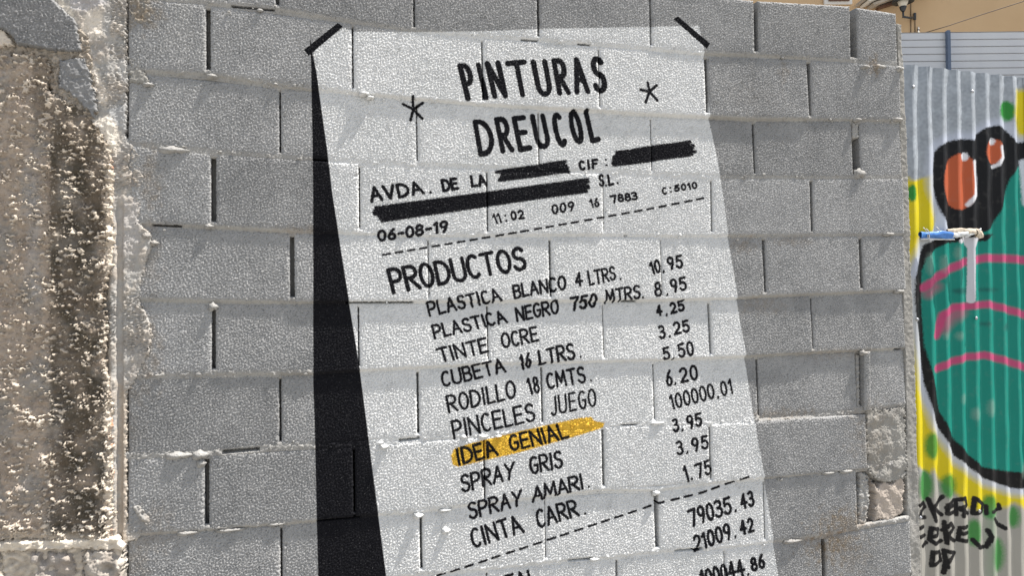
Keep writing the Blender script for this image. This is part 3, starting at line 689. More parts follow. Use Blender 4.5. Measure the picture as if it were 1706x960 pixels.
def seam_h(X, Z, D):
    x, y = pxof(X, Z); rough = ss(x, 182, 188)*ss(y, 110, 90)+ss(y, 470, 500)*ss(y, 600, 580)+.8*ss(y, 100, 130)*ss(y, 190, 170)+.8*ss(y, 230, 250)*ss(y, 330, 310)
    h = .004+.0008*F_mid(X, Z)+rough*(.0026*F_blob2(X*.7, Z*2.2)+.0012*F_edge(X*.6, Z*1.5)+.0010*F_blob(X, Z))+.0003*F_blob2(X, Z)
    h = h+.008*ss(x, 200, 178)+lean(X)+.003*ss(y, 620, 640)*ss(x, 215, 200)
    h = h-.022*ss(x, 188, 172)*ss(y, 240, 280)
    h = h-.016*ss(x, 207, 201)*ss(x, 192, 198)*ss(y, 330, 360)
    h = h+.0018*F_patch(X, Z)+.0007*F_edge(X, Z)+.0006*F_grain(X, Z)
    crack = np.abs(x-(219+3*np.sin(y*.11)+2*np.sin(y*.29)))
    h = h-.010*np.clip(1-crack/1.6, 0, 1)*ss(y, 238, 250)*ss(y, 312, 300)
    return np.maximum(h, -.004+lean(X))
def seam_c(X, Z, D):
    x, y = pxof(X, Z); x = x+3*F_edge(X, Z); y = y+3*F_edge(X+1, Z)
    g = np.array([.29, .28, .262]); white = np.array([.60, .55, .48]); tan = np.array([.33, .30, .262]); cool = np.array([.36, .36, .36])
    c = mixc(np.broadcast_to(g*1.15, x.shape+(3,)), tan*1.15, ss(F_patch(X, Z)+.5*F_mid(X, Z), -.5, 1.5))
    def blob(poly, col, k=.9):
        nonlocal c
        s = poly_sdf(x, y, poly); c = mixc(c, np.array(col), k*np.clip(.5-s/5, 0, 1))
    blob([(105, -60), (190, -60), (180, 5), (160, 14), (140, 20), (120, 14)], (.42, .41, .41))
    blob([(132, 34), (150, 16), (166, 16), (172, 30), (172, 62), (150, 62), (134, 50)], (.62, .56, .48))
    blob([(92, -20), (105, 0), (120, 18), (134, 40), (128, 36), (110, 18), (94, 4)], (.66, .6, .5))
    blob([(142, 92), (152, 95), (168, 130), (184, 160), (178, 178), (165, 172), (154, 130)], (.66, .6, .52))
    blob([(158, 200), (180, 192), (200, 222), (198, 262), (188, 255), (170, 225)], (.70, .64, .55))
    blob([(180, 185), (213, 150), (213, 235), (200, 215)], (.34, .34, .335))
    blob([(197, 100), (214, 95), (214, 140), (204, 130)], (.42, .41, .39))
    blob([(198, 330), (232, 335), (232, 420), (200, 430)], (.37, .35, .33))
    blob([(198, 640), (212, 655), (213, 900), (198, 900)], (.40, .34, .275))
    return c
relief('seam_mortar', [(80, -120), (214, -120), (214, 95), (216, 141), (214, 150), (212, 232), (224, 242), (236, 262), (241, 300), (237, 350), (233, 372), (250, 384), (258, 405), (246, 440), (236, 480), (236, 505), (248, 525), (256, 560), (250, 590), (232, 625), (214, 655), (214, 790), (216, 870), (240, 893), (232, 900), (214, 906), (212, 1100), (212, 1250), (120, 1250), (130, 890), (130, 300), (90, 150)],
       seam_h, m_seam, old, back=.05, leaning=True, rag=.0022, edge=.006, colfun=seam_c)
# exposed grey block at the top left
m_oldblock, t_, b_ = newmat('old_block'); tcx = t_.nodes.new('ShaderNodeTexCoord'); n1 = noise(t_, tcx.outputs['Object'], 240, 3, .65); n2 = noise(t_, tcx.outputs['Object'], 14, 3, .6)
cc = mix(t_, ramp(t_, n2, .3, .7), (.16, .16, .16), (.215, .213, .21)); cc = mix(t_, math_(t_, 'MULTIPLY', ramp(t_, n1, .36, .3), .6), cc, (.05, .05, .05)); cc = mix(t_, math_(t_, 'MULTIPLY', ramp(t_, n1, .6, .7), .35), cc, (.42, .42, .4))
t_.links.new(cc, b_.inputs['Base Color']); bump(t_, b_, n1, .0014, .8)
relief('brick', [(-330, -160), (80, -160), (92, 0), (116, 24), (130, 34), (134, 60), (141, 90), (95, 88), (52, 80), (26, 76), (20, 62), (0, 48), (-330, 40)], lambda X, Z, D: .021+.35*lean(X)+.0013*np.tanh(F_grain(X, Z)*.9)*1.7+.0010*F_grain2(X, Z)+.0004*F_mid(X, Z), m_oldblock, old, rag=.0016, back=.05, leaning=True)
relief('brick', [(-330, -400), (75, -400), (80, -166), (-330, -166)], lambda X, Z, D: .026+lean(X)+.0011*np.tanh(F_grain(X, Z)*.9), m_oldblock, old, rag=.0016, back=.05, leaning=True, step=.006)
relief('cement_patch', [(98, 99), (142, 97), (152, 118), (160, 150), (167, 176), (160, 200), (146, 188), (128, 168), (110, 154), (97, 148)], lambda X, Z, D: .027+lean(X)+.0010*F_blob2(X, Z)+.0010*F_mid(X, Z)-.12*(X-X.min())*.12, m_oldblock, old, rag=.002, back=.03, leaning=True)
relief('bedding_mortar', [(-330, 10), (90, 10), (150, 60), (158, 110), (166, 190), (150, 205), (95, 185), (70, 120), (-330, 120)], lambda X, Z, D: .016+lean(X)+.003*F_blob2(X, Z)+.002*F_blob(X, Z), m_seam, old, rag=.002, back=.04, leaning=True, colfun=lambda X, Z, D: np.array([.33, .29, .24])*(1+.2*np.clip(F_mid(X, Z), -1, 1))[..., None])
relief('plaster_flake', [(-330, 36), (0, 46), (10, 50), (18, 62), (26, 76), (0, 78), (-330, 70)], lambda X, Z, D: .030+lean(X)+.001*F_blob2(X, Z), m_seam, old, rag=.002, back=.03, leaning=True, colfun=lambda X, Z, D: np.broadcast_to(np.array([.58, .52, .44]), X.shape+(3,)))
# ledge of pale mortar and rough stones at the foot
relief('mortar_ledge', [(-330, 930), (0, 902), (100, 896), (200, 890), (211, 905), (210, 915), (130, 914), (60, 918), (0, 924), (-330, 950)], lambda X, Z, D: .033+lean(X)+.0007*F_blob2(X, Z)+.0022*F_mid(X*.6, Z)+.0007*F_edge(X*.5, Z)+.004*F_patch(X*1.5, Z), m_seam, old, rag=.0012, back=.04, leaning=True, colfun=lambda X, Z, D: np.broadcast_to(np.array([.60, .54, .45]), X.shape+(3,)))
relief('bedding_mortar', [(-330, 925), (0, 900), (205, 895), (212, 930), (213, 1215), (-330, 1215)], lambda X, Z, D: .020+lean(X)+.0022*F_mid(X, Z)+.001*F_blob2(X, Z), m_seam, old, rag=.002, back=.04, leaning=True, colfun=lambda X, Z, D: np.array([.46, .41, .34])*(1+.15*np.clip(F_mid(X, Z), -1, 1))[..., None])
for pg, hh, cc in [([(-330, 950), (-180, 938), (-190, 1080), (-330, 1080)], .03, (.38, .33, .27)), ([(-175, 936), (4, 925), (14, 975), (8, 1080), (-180, 1080)], .034, (.42, .37, .30)), ([(20, 922), (34, 926), (52, 965), (58, 1080), (16, 1080)], .012, (.42, .36, .28)),
                   ([(42, 918), (100, 916), (132, 918), (132, 1000), (124, 1080), (64, 1080), (52, 950)], .030, (.31, .28, .25)), ([(137, 914), (170, 910), (211, 912), (213, 1000), (212, 1080), (130, 1080), (138, 990)], .036, (.36, .33, .29)),
                   ([(-330, 1088), (-90, 1088), (-96, 1215), (-330, 1215)], .03, (.34, .31, .27)), ([(-84, 1088), (80, 1088), (76, 1215), (-88, 1215)], .03, (.38, .34, .29)), ([(88, 1088), (212, 1088), (214, 1215), (86, 1215)], .03, (.34, .31, .27))]:
    relief('stone', pg, (lambda hh: lambda X, Z, D: hh+lean(X)+.0045*F_patch(X*1.4, Z*1.4)+.0035*F_mid(X*.6, Z*.6)+.0012*F_edge(X, Z)+.0008*F_blob2(X, Z)-.008*np.exp(-np.maximum(D, 0)/.010))(hh), m_seam, old, rag=.003, back=.02, leaning=True, edge=.012,
           colfun=(lambda cc: lambda X, Z, D: np.array(cc)*(1+.18*np.clip(F_patch(X*1.5, Z*1.5), -1.5, 1.5))[..., None])(cc))
zt_old = float(onplane(0, -400)[2])
box('wall_core', (-.66, .32, zt_old/2), (.96, .26, zt_old), m_smear, old)

# ------------------------------------------------------------------ corrugated sheet fence with graffiti
FY = .60
pts = onplane([1523, 1550, 1575, 1599, 1623, 1645, 1669, 1691], [150]*8, FY)
PITCH_F = float(np.polyfit(np.arange(8), pts[:, 0], 1)[0]); XF0 = float(np.polyfit(np.arange(8), pts[:, 0], 1)[1])
FX0, FX1, FZ0, FZ1, FD = XF0-PITCH_F*1.6, XF0+PITCH_F*26, 0.0, 0, .0022
zA = float(onplane(1512, 108, FY)[2]); zB = float(onplane(1700, 129, FY)[2]); xA = float(onplane(1512, 108, FY)[0]); xB = float(onplane(1700, 129, FY)[0])
FZ1 = max(zA, zB)+.06
fx = FX0+(np.arange(int((xB+1.9-FX0)/FD))+.5)*FD; fz = FZ0+(np.arange(int((FZ1-FZ0)/FD))+.5)*FD
FXX, FZZ = np.meshgrid(fx, fz); IMG_X1 = fx[-1]+FD/2; IMG_Z1 = fz[-1]+FD/2
def pxf(X, Z):
    d = np.stack([X-CAM[0], np.full_like(X, FY-CAM[1]), Z-CAM[2]], -1); w_ = d@FW
    return 853+FPX*(d@RT)/w_, 480-FPX*(d@UP)/w_
fpx, fpy = pxf(FXX, FZZ)
fn1 = F_mid(FXX, FZZ); fn2 = F_edge(FXX*.6, FZZ*.6); fn3 = F_low(FXX*2, FZZ*2)
galv = np.array([.30, .325, .35]); gcol = np.broadcast_to(galv, fpx.shape+(3,)).copy()
gcol *= (1+.10*fn1*.5+.05*fn3)[..., None]
low_ = ss(fpy, 700, 830); gcol = gcol*(1-low_[..., None])+np.array([.30, .29, .26])*low_[..., None]
paintm = np.zeros(fpx.shape)
def win(pts_, pad):
    p = np.array(pts_, float); x0, y0 = p.min(0)-pad; x1, y1 = p.max(0)+pad
    c = np.nonzero((fpx.max(0) >= x0) & (fpx.min(0) <= x1))[0]; r = np.nonzero((fpy.max(1) >= y0) & (fpy.min(1) <= y1))[0]
    if len(c) == 0 or len(r) == 0: return None
    return slice(r[0], r[-1]+1), slice(c[0], c[-1]+1)
def laycol(w_, a, col):
    gcol[w_] = gcol[w_]*(1-a[..., None])+np.array(col)*a[..., None]
def fp(poly, col, soft=2.0, k=1.0, rag=.6):
    w_ = win(poly, soft+4)
    if w_ is None: return
    s = poly_sdf(fpx[w_], fpy[w_], poly)+rag*fn2[w_]; laycol(w_, k*np.clip(.5-s/soft, 0, 1), col)
def fs(pts_, wd, col, soft=1.5, k=1.0, rag=.3):
    w_ = win(pts_, wd+soft+4)
    if w_ is None: return
    px_, py_ = fpx[w_], fpy[w_]; d = np.full(px_.shape, 1e9)
    for i in range(max(1, len(pts_)-1)):
        a, b = np.array(pts_[i], float), np.array(pts_[min(i+1, len(pts_)-1)], float); e = b-a; L = (e**2).sum()+1e-9
        t = np.clip(((px_-a[0])*e[0]+(py_-a[1])*e[1])/L, 0, 1); d = np.minimum(d, np.hypot(px_-a[0]-t*e[0], py_-a[1]-t*e[1]))
    laycol(w_, k*np.clip(.5-(d-wd/2+rag*fn2[w_])/soft, 0, 1), col)
def ell(cx, cy_, rx, ry, n=28, rot=0):
    c, s = math.cos(math.radians(rot)), math.sin(math.radians(rot))
    return [(cx+rx*math.cos(t)*c-ry*math.sin(t)*s, cy_+rx*math.cos(t)*s+ry*math.sin(t)*c) for t in np.linspace(0, 2*math.pi, n, endpoint=False)]
YEL = (.56, .46, .010); GRN = (.025, .20, .03); BLK = (.005, .005, .006); TEAL = (.005, .195, .150); PNK = (.48, .04, .15); ORG = (.40, .088, .033); WHT = (.42, .45, .52)
fp([(1500, 310), (1555, 290), (1560, 390), (1545, 420), (1520, 430), (1500, 520), (1500, 760), (1548, 790), (1556, 770), (1535, 640), (1530, 470), (1500, 450)], YEL, 6)
fp([(1505, 290), (1522, 305), (1545, 300), (1560, 345), (1560, 385), (1530, 425), (1505, 440)], YEL, 8)
fp([(1530, 660), (1560, 700), (1600, 760), (1650, 800), (1706, 825), (1760, 822), (1760, 845), (1706, 848), (1690, 838), (1660, 850), (1620, 850), (1590, 820), (1565, 800), (1545, 770), (1527, 745)], YEL, 8)
fp([(1706, 825), (1800, 830), (1900, 770), (1950, 600), (1940, 400), (1890, 260), (1800, 190), (1700, 160), (1690, 500)], YEL, 12)
fp([(1600, 800), (1660, 815), (1640, 850), (1605, 845)], YEL, 8)
fp(ell(1675, 186, 12, 18), GRN, 5); fp(ell(1518, 322, 7, 14), GRN, 5)
fp([(1693, 150), (1760, 150), (1760, 222), (1697, 226), (1688, 190)], YEL, 10)
# pale glow, black outline, teal body
BODY = [(1580, 402), (1620, 398), (1650, 380), (1665, 352), (1674, 325), (1682, 298), (1693, 279), (1760, 250), (1840, 300), (1880, 500), (1850, 700), (1780, 775), (1706, 787), (1681, 786), (1637, 779), (1612, 757), (1587, 729), (1565, 685), (1559, 650), (1550, 619), (1540, 575), (1537, 525), (1535, 480), (1536, 452), (1543, 430), (1558, 415)]
OUTL = [(1580, 399), (1600, 385), (1700, 240), (1780, 225), (1860, 280), (1910, 500), (1880, 720), (1790, 805), (1706, 815), (1684, 814), (1637, 797), (1590, 760), (1556, 700), (1540, 640), (1531, 575), (1523, 525), (1521, 490), (1522, 462), (1528, 440), (1538, 409), (1550, 401)]
EARS = [(1554, 281), (1557, 253), (1565, 243), (1578, 236), (1602, 231), (1622, 234), (1626, 224), (1640, 213), (1660, 209), (1677, 218), (1693, 241), (1693, 279), (1677, 298), (1671, 328), (1660, 356), (1647, 380), (1600, 400), (1578, 382), (1564, 349), (1555, 312)]
def grow(p, g):
    c = np.mean(p, 0); q = np.array(p, float)-c; L = np.linalg.norm(q, axis=1)[:, None]; return (c+q*(L+g)/L).tolist()
for P_ in (grow(EARS, 13), grow(OUTL, 13)): fp(P_, WHT, 12, .9)
fp([(1562, 352), (1578, 372), (1583, 392), (1560, 395), (1548, 400), (1556, 380)], (.5, .54, .62), 5)
fp(OUTL, BLK, 3); fp(BODY, TEAL, 3); fp(EARS, BLK, 3)
fp([(1688, 238), (1760, 232), (1760, 262), (1688, 264)], BLK, 3)
fp([(1560, 398), (1590, 392), (1655, 390), (1640, 402), (1600, 403), (1570, 406), (1550, 420), (1545, 412)], BLK, 3)
fp(ell(1598.5, 303, 29, 47), ORG, 3, .97); fp(ell(1655, 253, 15, 21), ORG, 3)
fp(ell(1606, 261, 6, 7), (.6, .6, .62), 3); fs([(1622, 270), (1626, 300), (1624, 325), (1612, 341)], 7, (.6, .6, .62), 3)
fp(ell(1652, 236, 5, 6), (.6, .6, .62), 3); fs([(1667, 245), (1670, 262), (1662, 274), (1654, 278)], 6, (.6, .6, .62), 3)
fp([(1698, 268), (1712, 262), (1716, 350), (1704, 342)], (.52, .56, .60), 4)
# pink strokes on the body
fs([(1538, 480), (1550, 470), (1575, 452), (1605, 437), (1640, 430), (1680, 431), (1720, 435), (1780, 440)], 13, PNK, 5, .85)
fs([(1545, 440+50), (1560, 478)], 14, PNK, 12, .5)
fs([(1560, 560), (1570, 525), (1590, 512), (1615, 510), (1645, 507), (1675, 515), (1706, 525), (1780, 550)], 12, PNK, 5, .85)
fs([(1572, 545), (1585, 528), (1600, 520)], 20, PNK, 14, .5)
fs([(1560, 615), (1580, 605), (1610, 595), (1640, 592), (1670, 600), (1706, 612), (1780, 640)], 12, PNK, 5, .85)
for (x, y, rx, ry) in [(1547, 440, 5, 18), (1571, 440, 5, 14), (1594, 422, 4, 10), (1604, 665, 4, 8), (1575, 560, 4, 5), (1597, 560, 5, 6), (1625, 690, 6, 10), (1650, 680, 6, 14), (1705, 785, 5, 12)]: fp(ell(x, y, rx, ry), (.24, .32, .27), 8, .45)
for (x, y, rx, ry) in [(1600, 485, 12, 5), (1645, 483, 16, 3), (1640, 540, 8, 3), (1675, 545, 4, 6)]: fp(ell(x, y, rx, ry), (.01, .05, .05), 6, .6)
# pale drip below the paper
fs([(1608, 397), (1617, 412), (1617, 440), (1616, 500)], 11, (.50, .50, .53), 2); fp([(1604, 396), (1632, 396), (1623, 412), (1611, 412)], (.50, .50, .53), 3); fp(ell(1599, 402, 4, 4), (.5, .5, .53), 2)
# green dabs and the black tag below
for (x, y, rx, ry) in [(1552, 743, 11, 22), (1540, 810, 12, 26), (1580, 810, 13, 20), (1648, 845, 13, 20), (1688, 862, 8, 18), (1622, 888, 10, 22), (1662, 925, 9, 28)]: fp(ell(x, y, rx, ry), GRN, 8, .9)
fs([(1650, 850), (1652, 960)], 14, (.10, .26, .12), 16, .35)
T = lambda *p: fs(list(p), 7.2, BLK, 1.6)
T((1530, 842), (1538, 838), (1541, 846), (1533, 852), (1531, 862), (1541, 863)); T((1546, 832), (1557, 868)); T((1570, 828), (1552, 846), (1568, 858)); T((1588, 834), (1577, 842), (1576, 856), (1588, 854)); T((1575, 846), (1588, 843))
T((1593, 858), (1592, 834), (1606, 830), (1609, 842), (1596, 848), (1612, 856)); T((1604, 850), (1603, 860)); T((1620, 856), (1622, 830), (1636, 840), (1634, 852), (1622, 856)); T((1642, 844), (1643, 856)); T((1653, 853), (1665, 848), (1664, 842)); T((1656, 865), (1662, 874), (1672, 880))
T((1530, 880), (1537, 878)); T((1530, 895), (1540, 893)); T((1536, 910), (1543, 905)); T((1549, 895), (1560, 892), (1562, 882), (1550, 880), (1548, 900), (1556, 906), (1568, 902)); T((1572, 870), (1576, 905)); T((1570, 884), (1582, 872), (1588, 880), (1578, 890)); T((1578, 895), (1590, 902))
T((1610, 878), (1598, 880), (1596, 900), (1610, 902)); T((1598, 890), (1610, 888)); T((1620, 900), (1630, 912), (1643, 912), (1650, 895), (1645, 884))
T((1550, 942), (1552, 920), (1564, 920), (1567, 935), (1550, 942)); T((1574, 918), (1590, 922), (1574, 940), (1572, 955)); T((1572, 918), (1576, 945))
img_graf = make_image('graffiti_paint', [gcol[..., 0], gcol[..., 1], gcol[..., 2]])
fence = empty('corrugated_fence', (xA, FY, 0), 'corrugated metal sheet fence covered with graffiti, a teal creature shape with pink stripes on yellow', 'fence')
m_fence, t_, b_ = newmat('painted_corrugated_metal')
tcx = t_.nodes.new('ShaderNodeTexCoord'); tcx.object = fence; P_ = tcx.outputs['Object']
gi = imgtex(t_, P_, img_graf, FX0-xA, IMG_X1-xA, 0, IMG_Z1)
gc = t_.nodes.new('ShaderNodeCombineColor')
for i in range(3): t_.links.new(gi[i], gc.inputs[i])
msk = t_.nodes.new('ShaderNodeSeparateXYZ'); t_.links.new(P_, msk.inputs[0]); far_ = math_(t_, 'GREATER_THAN', msk.outputs[0], float(IMG_X1-xA-.01))
c_ = mix(t_, far_, gc.outputs[0], (.38, .39, .40)); n1 = noise(t_, P_, 30, 4, .6)
c_ = mix(t_, math_(t_, 'MULTIPLY', ramp(t_, n1, .55, .75), .10), c_, (.25, .23, .2))
t_.links.new(c_, b_.inputs['Base Color']); b_.inputs['Roughness'].default_value = .5; b_.inputs['Specular IOR Level'].default_value = .2; b_.inputs['Metallic'].default_value = .12
bump(t_, b_, noise(t_, P_, 14, 2, .5), .0012, .4)
# profile: one rib per pitch; XF0 marks where the bright flank sits
prof = [(-.50, -.0070), (-.36, -.0138), (-.335, -.0147), (-.31, -.0150), (-.22, -.0150), (-.19, -.0145), (-.16, -.0133), (.13, -.0018), (.155, -.0005), (.18, 0), (.27, 0), (.295, -.0005), (.32, -.0016)]
def rib_profile(n0, n1):
    xs, ys = [], []
    for n in range(n0, n1):
        for (a, b_2) in prof: xs.append(XF0+(n+a)*PITCH_F); ys.append(FY+b_2)
    return np.array(xs), np.array(ys)
sheets = [(-14, -2), (-2, 8), (8, 17), (17, 26), (26, 35)]
for si, (n0, n1) in enumerate(sheets):
    xs, ys = rib_profile(n0, n1+ (1 if si < 4 else 0)); ys = ys+(.003 if si % 2 else 0)
    rows = 70; v = np.linspace(0, 1, rows)[:, None]; zt = np.interp(xs, [xA, xB], [zA, zB]); sl = (zB-zA)/(xB-xA); zt = zA+(xs-xA)*sl
    X = xs[None, :]+.0016*np.array([math.sin(i*.37) for i in range(rows)])[:, None]*0; Z = v*(zt[None, :])
    dent = .0010*F_low(X*1.2, Z*.6)+.0003*F_patch(X, Z*.5)
    topbend = .010*np.exp(-(1-v)*zt[None, :]/.018)*np.clip(F_mid(X*1.2, 0*Z+3), -.4, 1.2)
    Y = ys[None, :]+dent-topbend*.5
    V = np.stack([X+0*v, Y, Z], -1).reshape(-1, 3); Q = grid_quads(rows, len(xs))
    Vb = V.copy(); Vb[:, 1] += .0012; Qb = Q[:, ::-1]+len(V)
    me = raw_mesh('metal_sheet', np.concatenate([V, Vb])-np.array([xA, FY, 0]), np.concatenate([Q, Qb]), True)
    link('metal_sheet', me, m_fence, fence, (xA, FY, 0))
m_screw, t_, b_ = newmat('zinc_screw'); b_.inputs['Base Color'].default_value = (.35, .36, .38, 1); b_.inputs['Roughness'].default_value = .4; b_.inputs['Metallic'].default_value = .6
scr = lathe_mesh('screw', [(.0, -.005), (.004, -.0045), (.005, -.002), (.008, -.0015), (.0085, 0), (0, .001)], 10); scr.materials.append(m_screw)
for zz in (float(onplane(1611, 153, FY)[2]), 1.42, .5):
    for n in range(0, 33, 4):
        o = bpy.data.objects.new('screw', scr); COL.objects.link(o); o.parent = fence; o.location = (XF0+(n-.265)*PITCH_F-xA, -.0152, zz); o.rotation_euler = (math.pi/2*0, 0, 0); o.rotation_euler = (-math.pi/2, 0, 0)
m_steel, t_, b_ = newmat('blue_grey_steel'); b_.inputs['Base Color'].default_value = (.12, .16, .23, 1); b_.inputs['Roughness'].default_value = .5; b_.inputs['Metallic'].default_value = .3
for (x, z) in [(xA-.8, 0), (xA+1.2, 0), (xA+2.6, 0)]: 
    box('fence_post', (x, FY+.05, .9), (.05, .05, 1.8), m_steel, fence)
for z in (.5, 1.4): box('fence_rail', (xA+.75, FY+.0475, z), (3.5, .036, .05), m_steel, fence)

# rolled paper stuck to the fence
def simple(name, col, rough=.6, metal=0, nscale=None, col2=None, bmp=0):
    m_, t, b = newmat(name); b.inputs['Roughness'].default_value = rough; b.inputs['Metallic'].default_value = metal
    if nscale:
        tc = t.nodes.new('ShaderNodeTexCoord'); n_ = noise(t, tc.outputs['Object'], nscale, 4, .6)
        t.links.new(mix(t, ramp(t, n_, .35, .65), col, col2 or tuple(c*.7 for c in col)), b.inputs['Base Color'])
        if bmp: bump(t, b, n_, bmp, .6)
    else: b.inputs['Base Color'].default_value = (*col, 1)
    return m_
m_blue = simple('printed_blue_paper', (.03, .13, .42), .5, 0, 60, (.05, .20, .52)); m_white = simple('white_paper', (.62, .63, .62), .6, 0, 50, (.42, .43, .44)); m_cream = simple('cream_paper', (.60, .52, .40), .7, 0, 60, (.38, .32, .25))
RY = FY-.035
pc = onplane(1590, 392, RY); roll = empty('rolled_paper', tuple(pc), 'crumpled roll of blue and white printed paper stuck across the graffiti fence', 'paper roll')
def rp(x, y, Y=RY): return onplane(x, y, Y)
def paper_tube(name, x0, x1, y0, y1, r0, r1, mat, seed, flat=.6, n=16):
    rr = np.random.default_rng(seed); seg_ = 14; V = []; ph = rr.uniform(0, 6, 5)
    for i in range(n):
        t = i/(n-1); c = rp(x0+(x1-x0)*t, y0+(y1-y0)*t)-pc; r = (r0+(r1-r0)*t)
        for k in range(seg_):
            a = 2*math.pi*k/seg_; w_ = 1+.16*math.sin(2*a+ph[0]+t*5)+.10*math.sin(3*a+ph[1]-t*9)+.08*math.sin(t*23+ph[2]+a)
            V.append((c[0]+.002*math.sin(a*2+ph[3]), c[1]+math.cos(a)*r*w_*flat, c[2]+math.sin(a)*r*w_))
    F = [(i*seg_+k, i*seg_+(k+1) % seg_, (i+1)*seg_+(k+1) % seg_, (i+1)*seg_+k) for i in range(n-1) for k in range(seg_)]
    me = bpy.data.meshes.new(name); me.from_pydata(V, [], F); me.update(); return link(name, me, mat, roll, tuple(pc))
paper_tube('printed_sheet', 1533, 1589, 391.5, 391.5, .0165, .0155, m_blue, 3)
paper_tube('white_sheet', 1586, 1612, 391.5, 390, .0150, .0125, m_white, 5)
paper_tube('inner_sheet', 1578, 1628, 385, 386, .012, .014, m_cream, 8, .4)
paper_tube('white_sheet', 1607, 1634, 394, 384, .0060, .0110, m_white, 9, .5)
paper_tube('curled_end', 1626, 1636, 388, 391, .021, .017, m_cream, 12, .45, 8)
paper_tube('curled_end', 1533, 1590, 398, 399, .0040, .0040, m_white, 15, .5)
# small white label with a letter E
L0 = rp(1547, 393.5, RY-.0145)
box('paper_label', tuple(L0), (.013, .001, .017), m_white, roll)
m_ink = simple('ink', (.02, .03, .05), .6)
for (dx, dz, w_, h_) in [(-.003, 0, .0022, .012), (.001, .005, .006, .002), (.001, 0, .005, .002), (.001, -.005, .006, .002)]:
    box('label_letter', (L0[0]+dx, L0[1]-.0012, L0[2]+dz), (w_, .0006, h_), m_ink, roll)
for (x, y) in [(1541, 384), (1546, 386), (1563, 383)]:
    a = rp(x-3, y-5, RY-.017); b2 = rp(x+3, y+3, RY-.016); me = tube_mesh('paper_tear', [np.array(a)-pc, (np.array(a)+b2)/2-pc+np.array([0, -.003, 0]), b2-pc], .0018, 6); link('paper_tear', me, m_white, roll, tuple(pc))

# ------------------------------------------------------------------ white panelled hoarding, building, lamp, cable
Ah = np.array([cy, -sy, 0.]); Ad = np.array([sy, cy, 0.]); AX = (Ah, Ad, np.array([0, 0, 1.]))
D1 = 5.0
ptop = atdepth(1577, 53, D1); hz = ptop[2]; hoard = empty('panel_hoarding', (ptop[0], ptop[1], 0), 'pale grey hoarding of horizontal ribbed metal panels standing behind the graffiti fence', 'hoarding')
m_panel = simple('pale_coated_metal', (.62, .62, .62), .45, 0, 3, (.56, .56, .57)); m_postm = simple('blue_grey_post', (.10, .135, .20), .5)
pit = 12.0*D1/FPX
import bmesh
def slat_mesh(length):
    pr_ = [(0, 0), (0, pit*.86), (.006, pit*.90), (.010, pit*.93), (.010, pit*.985), (0, pit)]     # (depth, height) : flat with a groove
    V = []; F = []
    for x in (-length/2, length/2):
        for d, z in pr_: V.append((x, d, z))
        for d, z in pr_[::-1]: V.append((x, d+.004, z))
    n = len(pr_)*2
    for k in range(n): F.append((k, (k+1) % n, n+(k+1) % n, n+k)[::-1])
    F.append(tuple(range(n))); F.append(tuple(range(n, 2*n))[::-1])
    me = bpy.data.meshes.new('slat'); me.from_pydata(V, [], F); me.materials.append(m_panel); me.update(); return me
bays = [(-1.66, 1.62), (0, 1.62), (1.66, 1.62)]
ang = -YAW
sm = slat_mesh(1.652); nrow = int(hz/pit)+1
for bx, _ in bays:
    for r in range(nrow):
        z = hz-(r+1)*pit
        if z < 0: break
        o = bpy.data.objects.new('slat', sm); COL.objects.link(o); o.parent = hoard
        c = Ah*(bx+.83); o.location = (c[0], c[1], z); o.rotation_euler = (0, 0, ang)
for bx in (-1.66, 0, 1.66, 3.32):
    c = np.array([ptop[0], ptop[1], 0])+Ah*bx-Ad*.012
    box('hoarding_post', (c[0], c[1], hz/2+.002), (.018, .03, hz+.004), m_postm, hoard, AX); 
    if bx == 0: box('hoarding_post', tuple(c+Ah*.0135+Ad*.006+np.array([0, 0, hz/2])), (.007, .02, hz-.002), m_steel, hoard, AX)

D2 = 17.0
pb0 = atdepth(1580, 20, D2); bl = empty('ochre_building', (pb0[0], pb0[1], 0), 'building with plain ochre orange rendered wall and pale moulding, behind the hoarding', 'building')
m_ochre = simple('ochre_render', (.50, .35, .20), .9, 0, .7, (.46, .315, .175), .0); m_ochre_d = simple('pale_moulding', (.42, .37, .31), .8, 0, 4, (.33, .29, .24)); m_brown = simple('brown_shutter', (.10, .045, .025), .6); m_whitep = simple('white_plaster', (.6, .58, .54), .7)
Wb, Hb = 16.0, 12.0
cb = np.array([pb0[0], pb0[1], Hb/2])+Ad*.15+Ah*2.0
box('wall', tuple(cb), (Wb, .3, Hb), m_ochre, bl, AX)
def bpt(x, y, back=0.0): return atdepth(x, y, D2-back)
kb = D2/FPX
# window with brown shutter and white reveal at the left, above the block wall
p = bpt(1395, -55, .03); box('window_frame', tuple(p), (46*kb, .06, 124*kb), m_whitep, bl, AX)
p = bpt(1397, -55, .08); box('shutter', tuple(p), (34*kb, .05, 112*kb), m_brown, bl, AX)
for j in range(12): box('shutter_slat', tuple(bpt(1397, -104+j*9, .112)), (30*kb, .018, 6*kb), m_brown, bl, AX)
# balcony soffit / cornice mouldings running up to the right
def bar(name, x0, y0, x1, y1, th, dep, back, mat):
    a = bpt(x0, y0, back); b2 = bpt(x1, y1, back); L = np.linalg.norm(b2-a); e = (b2-a)/L; n_ = np.cross(e, Ad); n_ /= np.linalg.norm(n_)
    d_ = np.cross(n_, e); box(name, tuple((a+b2)/2), (L, dep, th*kb), mat, bl, (e, d_, n_))
bar('moulding', 1434, 2, 1540, -35, 4, .5, .30, m_ochre_d); bar('moulding', 1440, 6, 1546, -31, 3, .42, .26, m_whitep); bar('moulding', 1450, 10, 1556, -26, 4, .3, .2, m_ochre_d); bar('moulding', 1462, 14, 1560, -18, 3, .16, .1, m_brown)
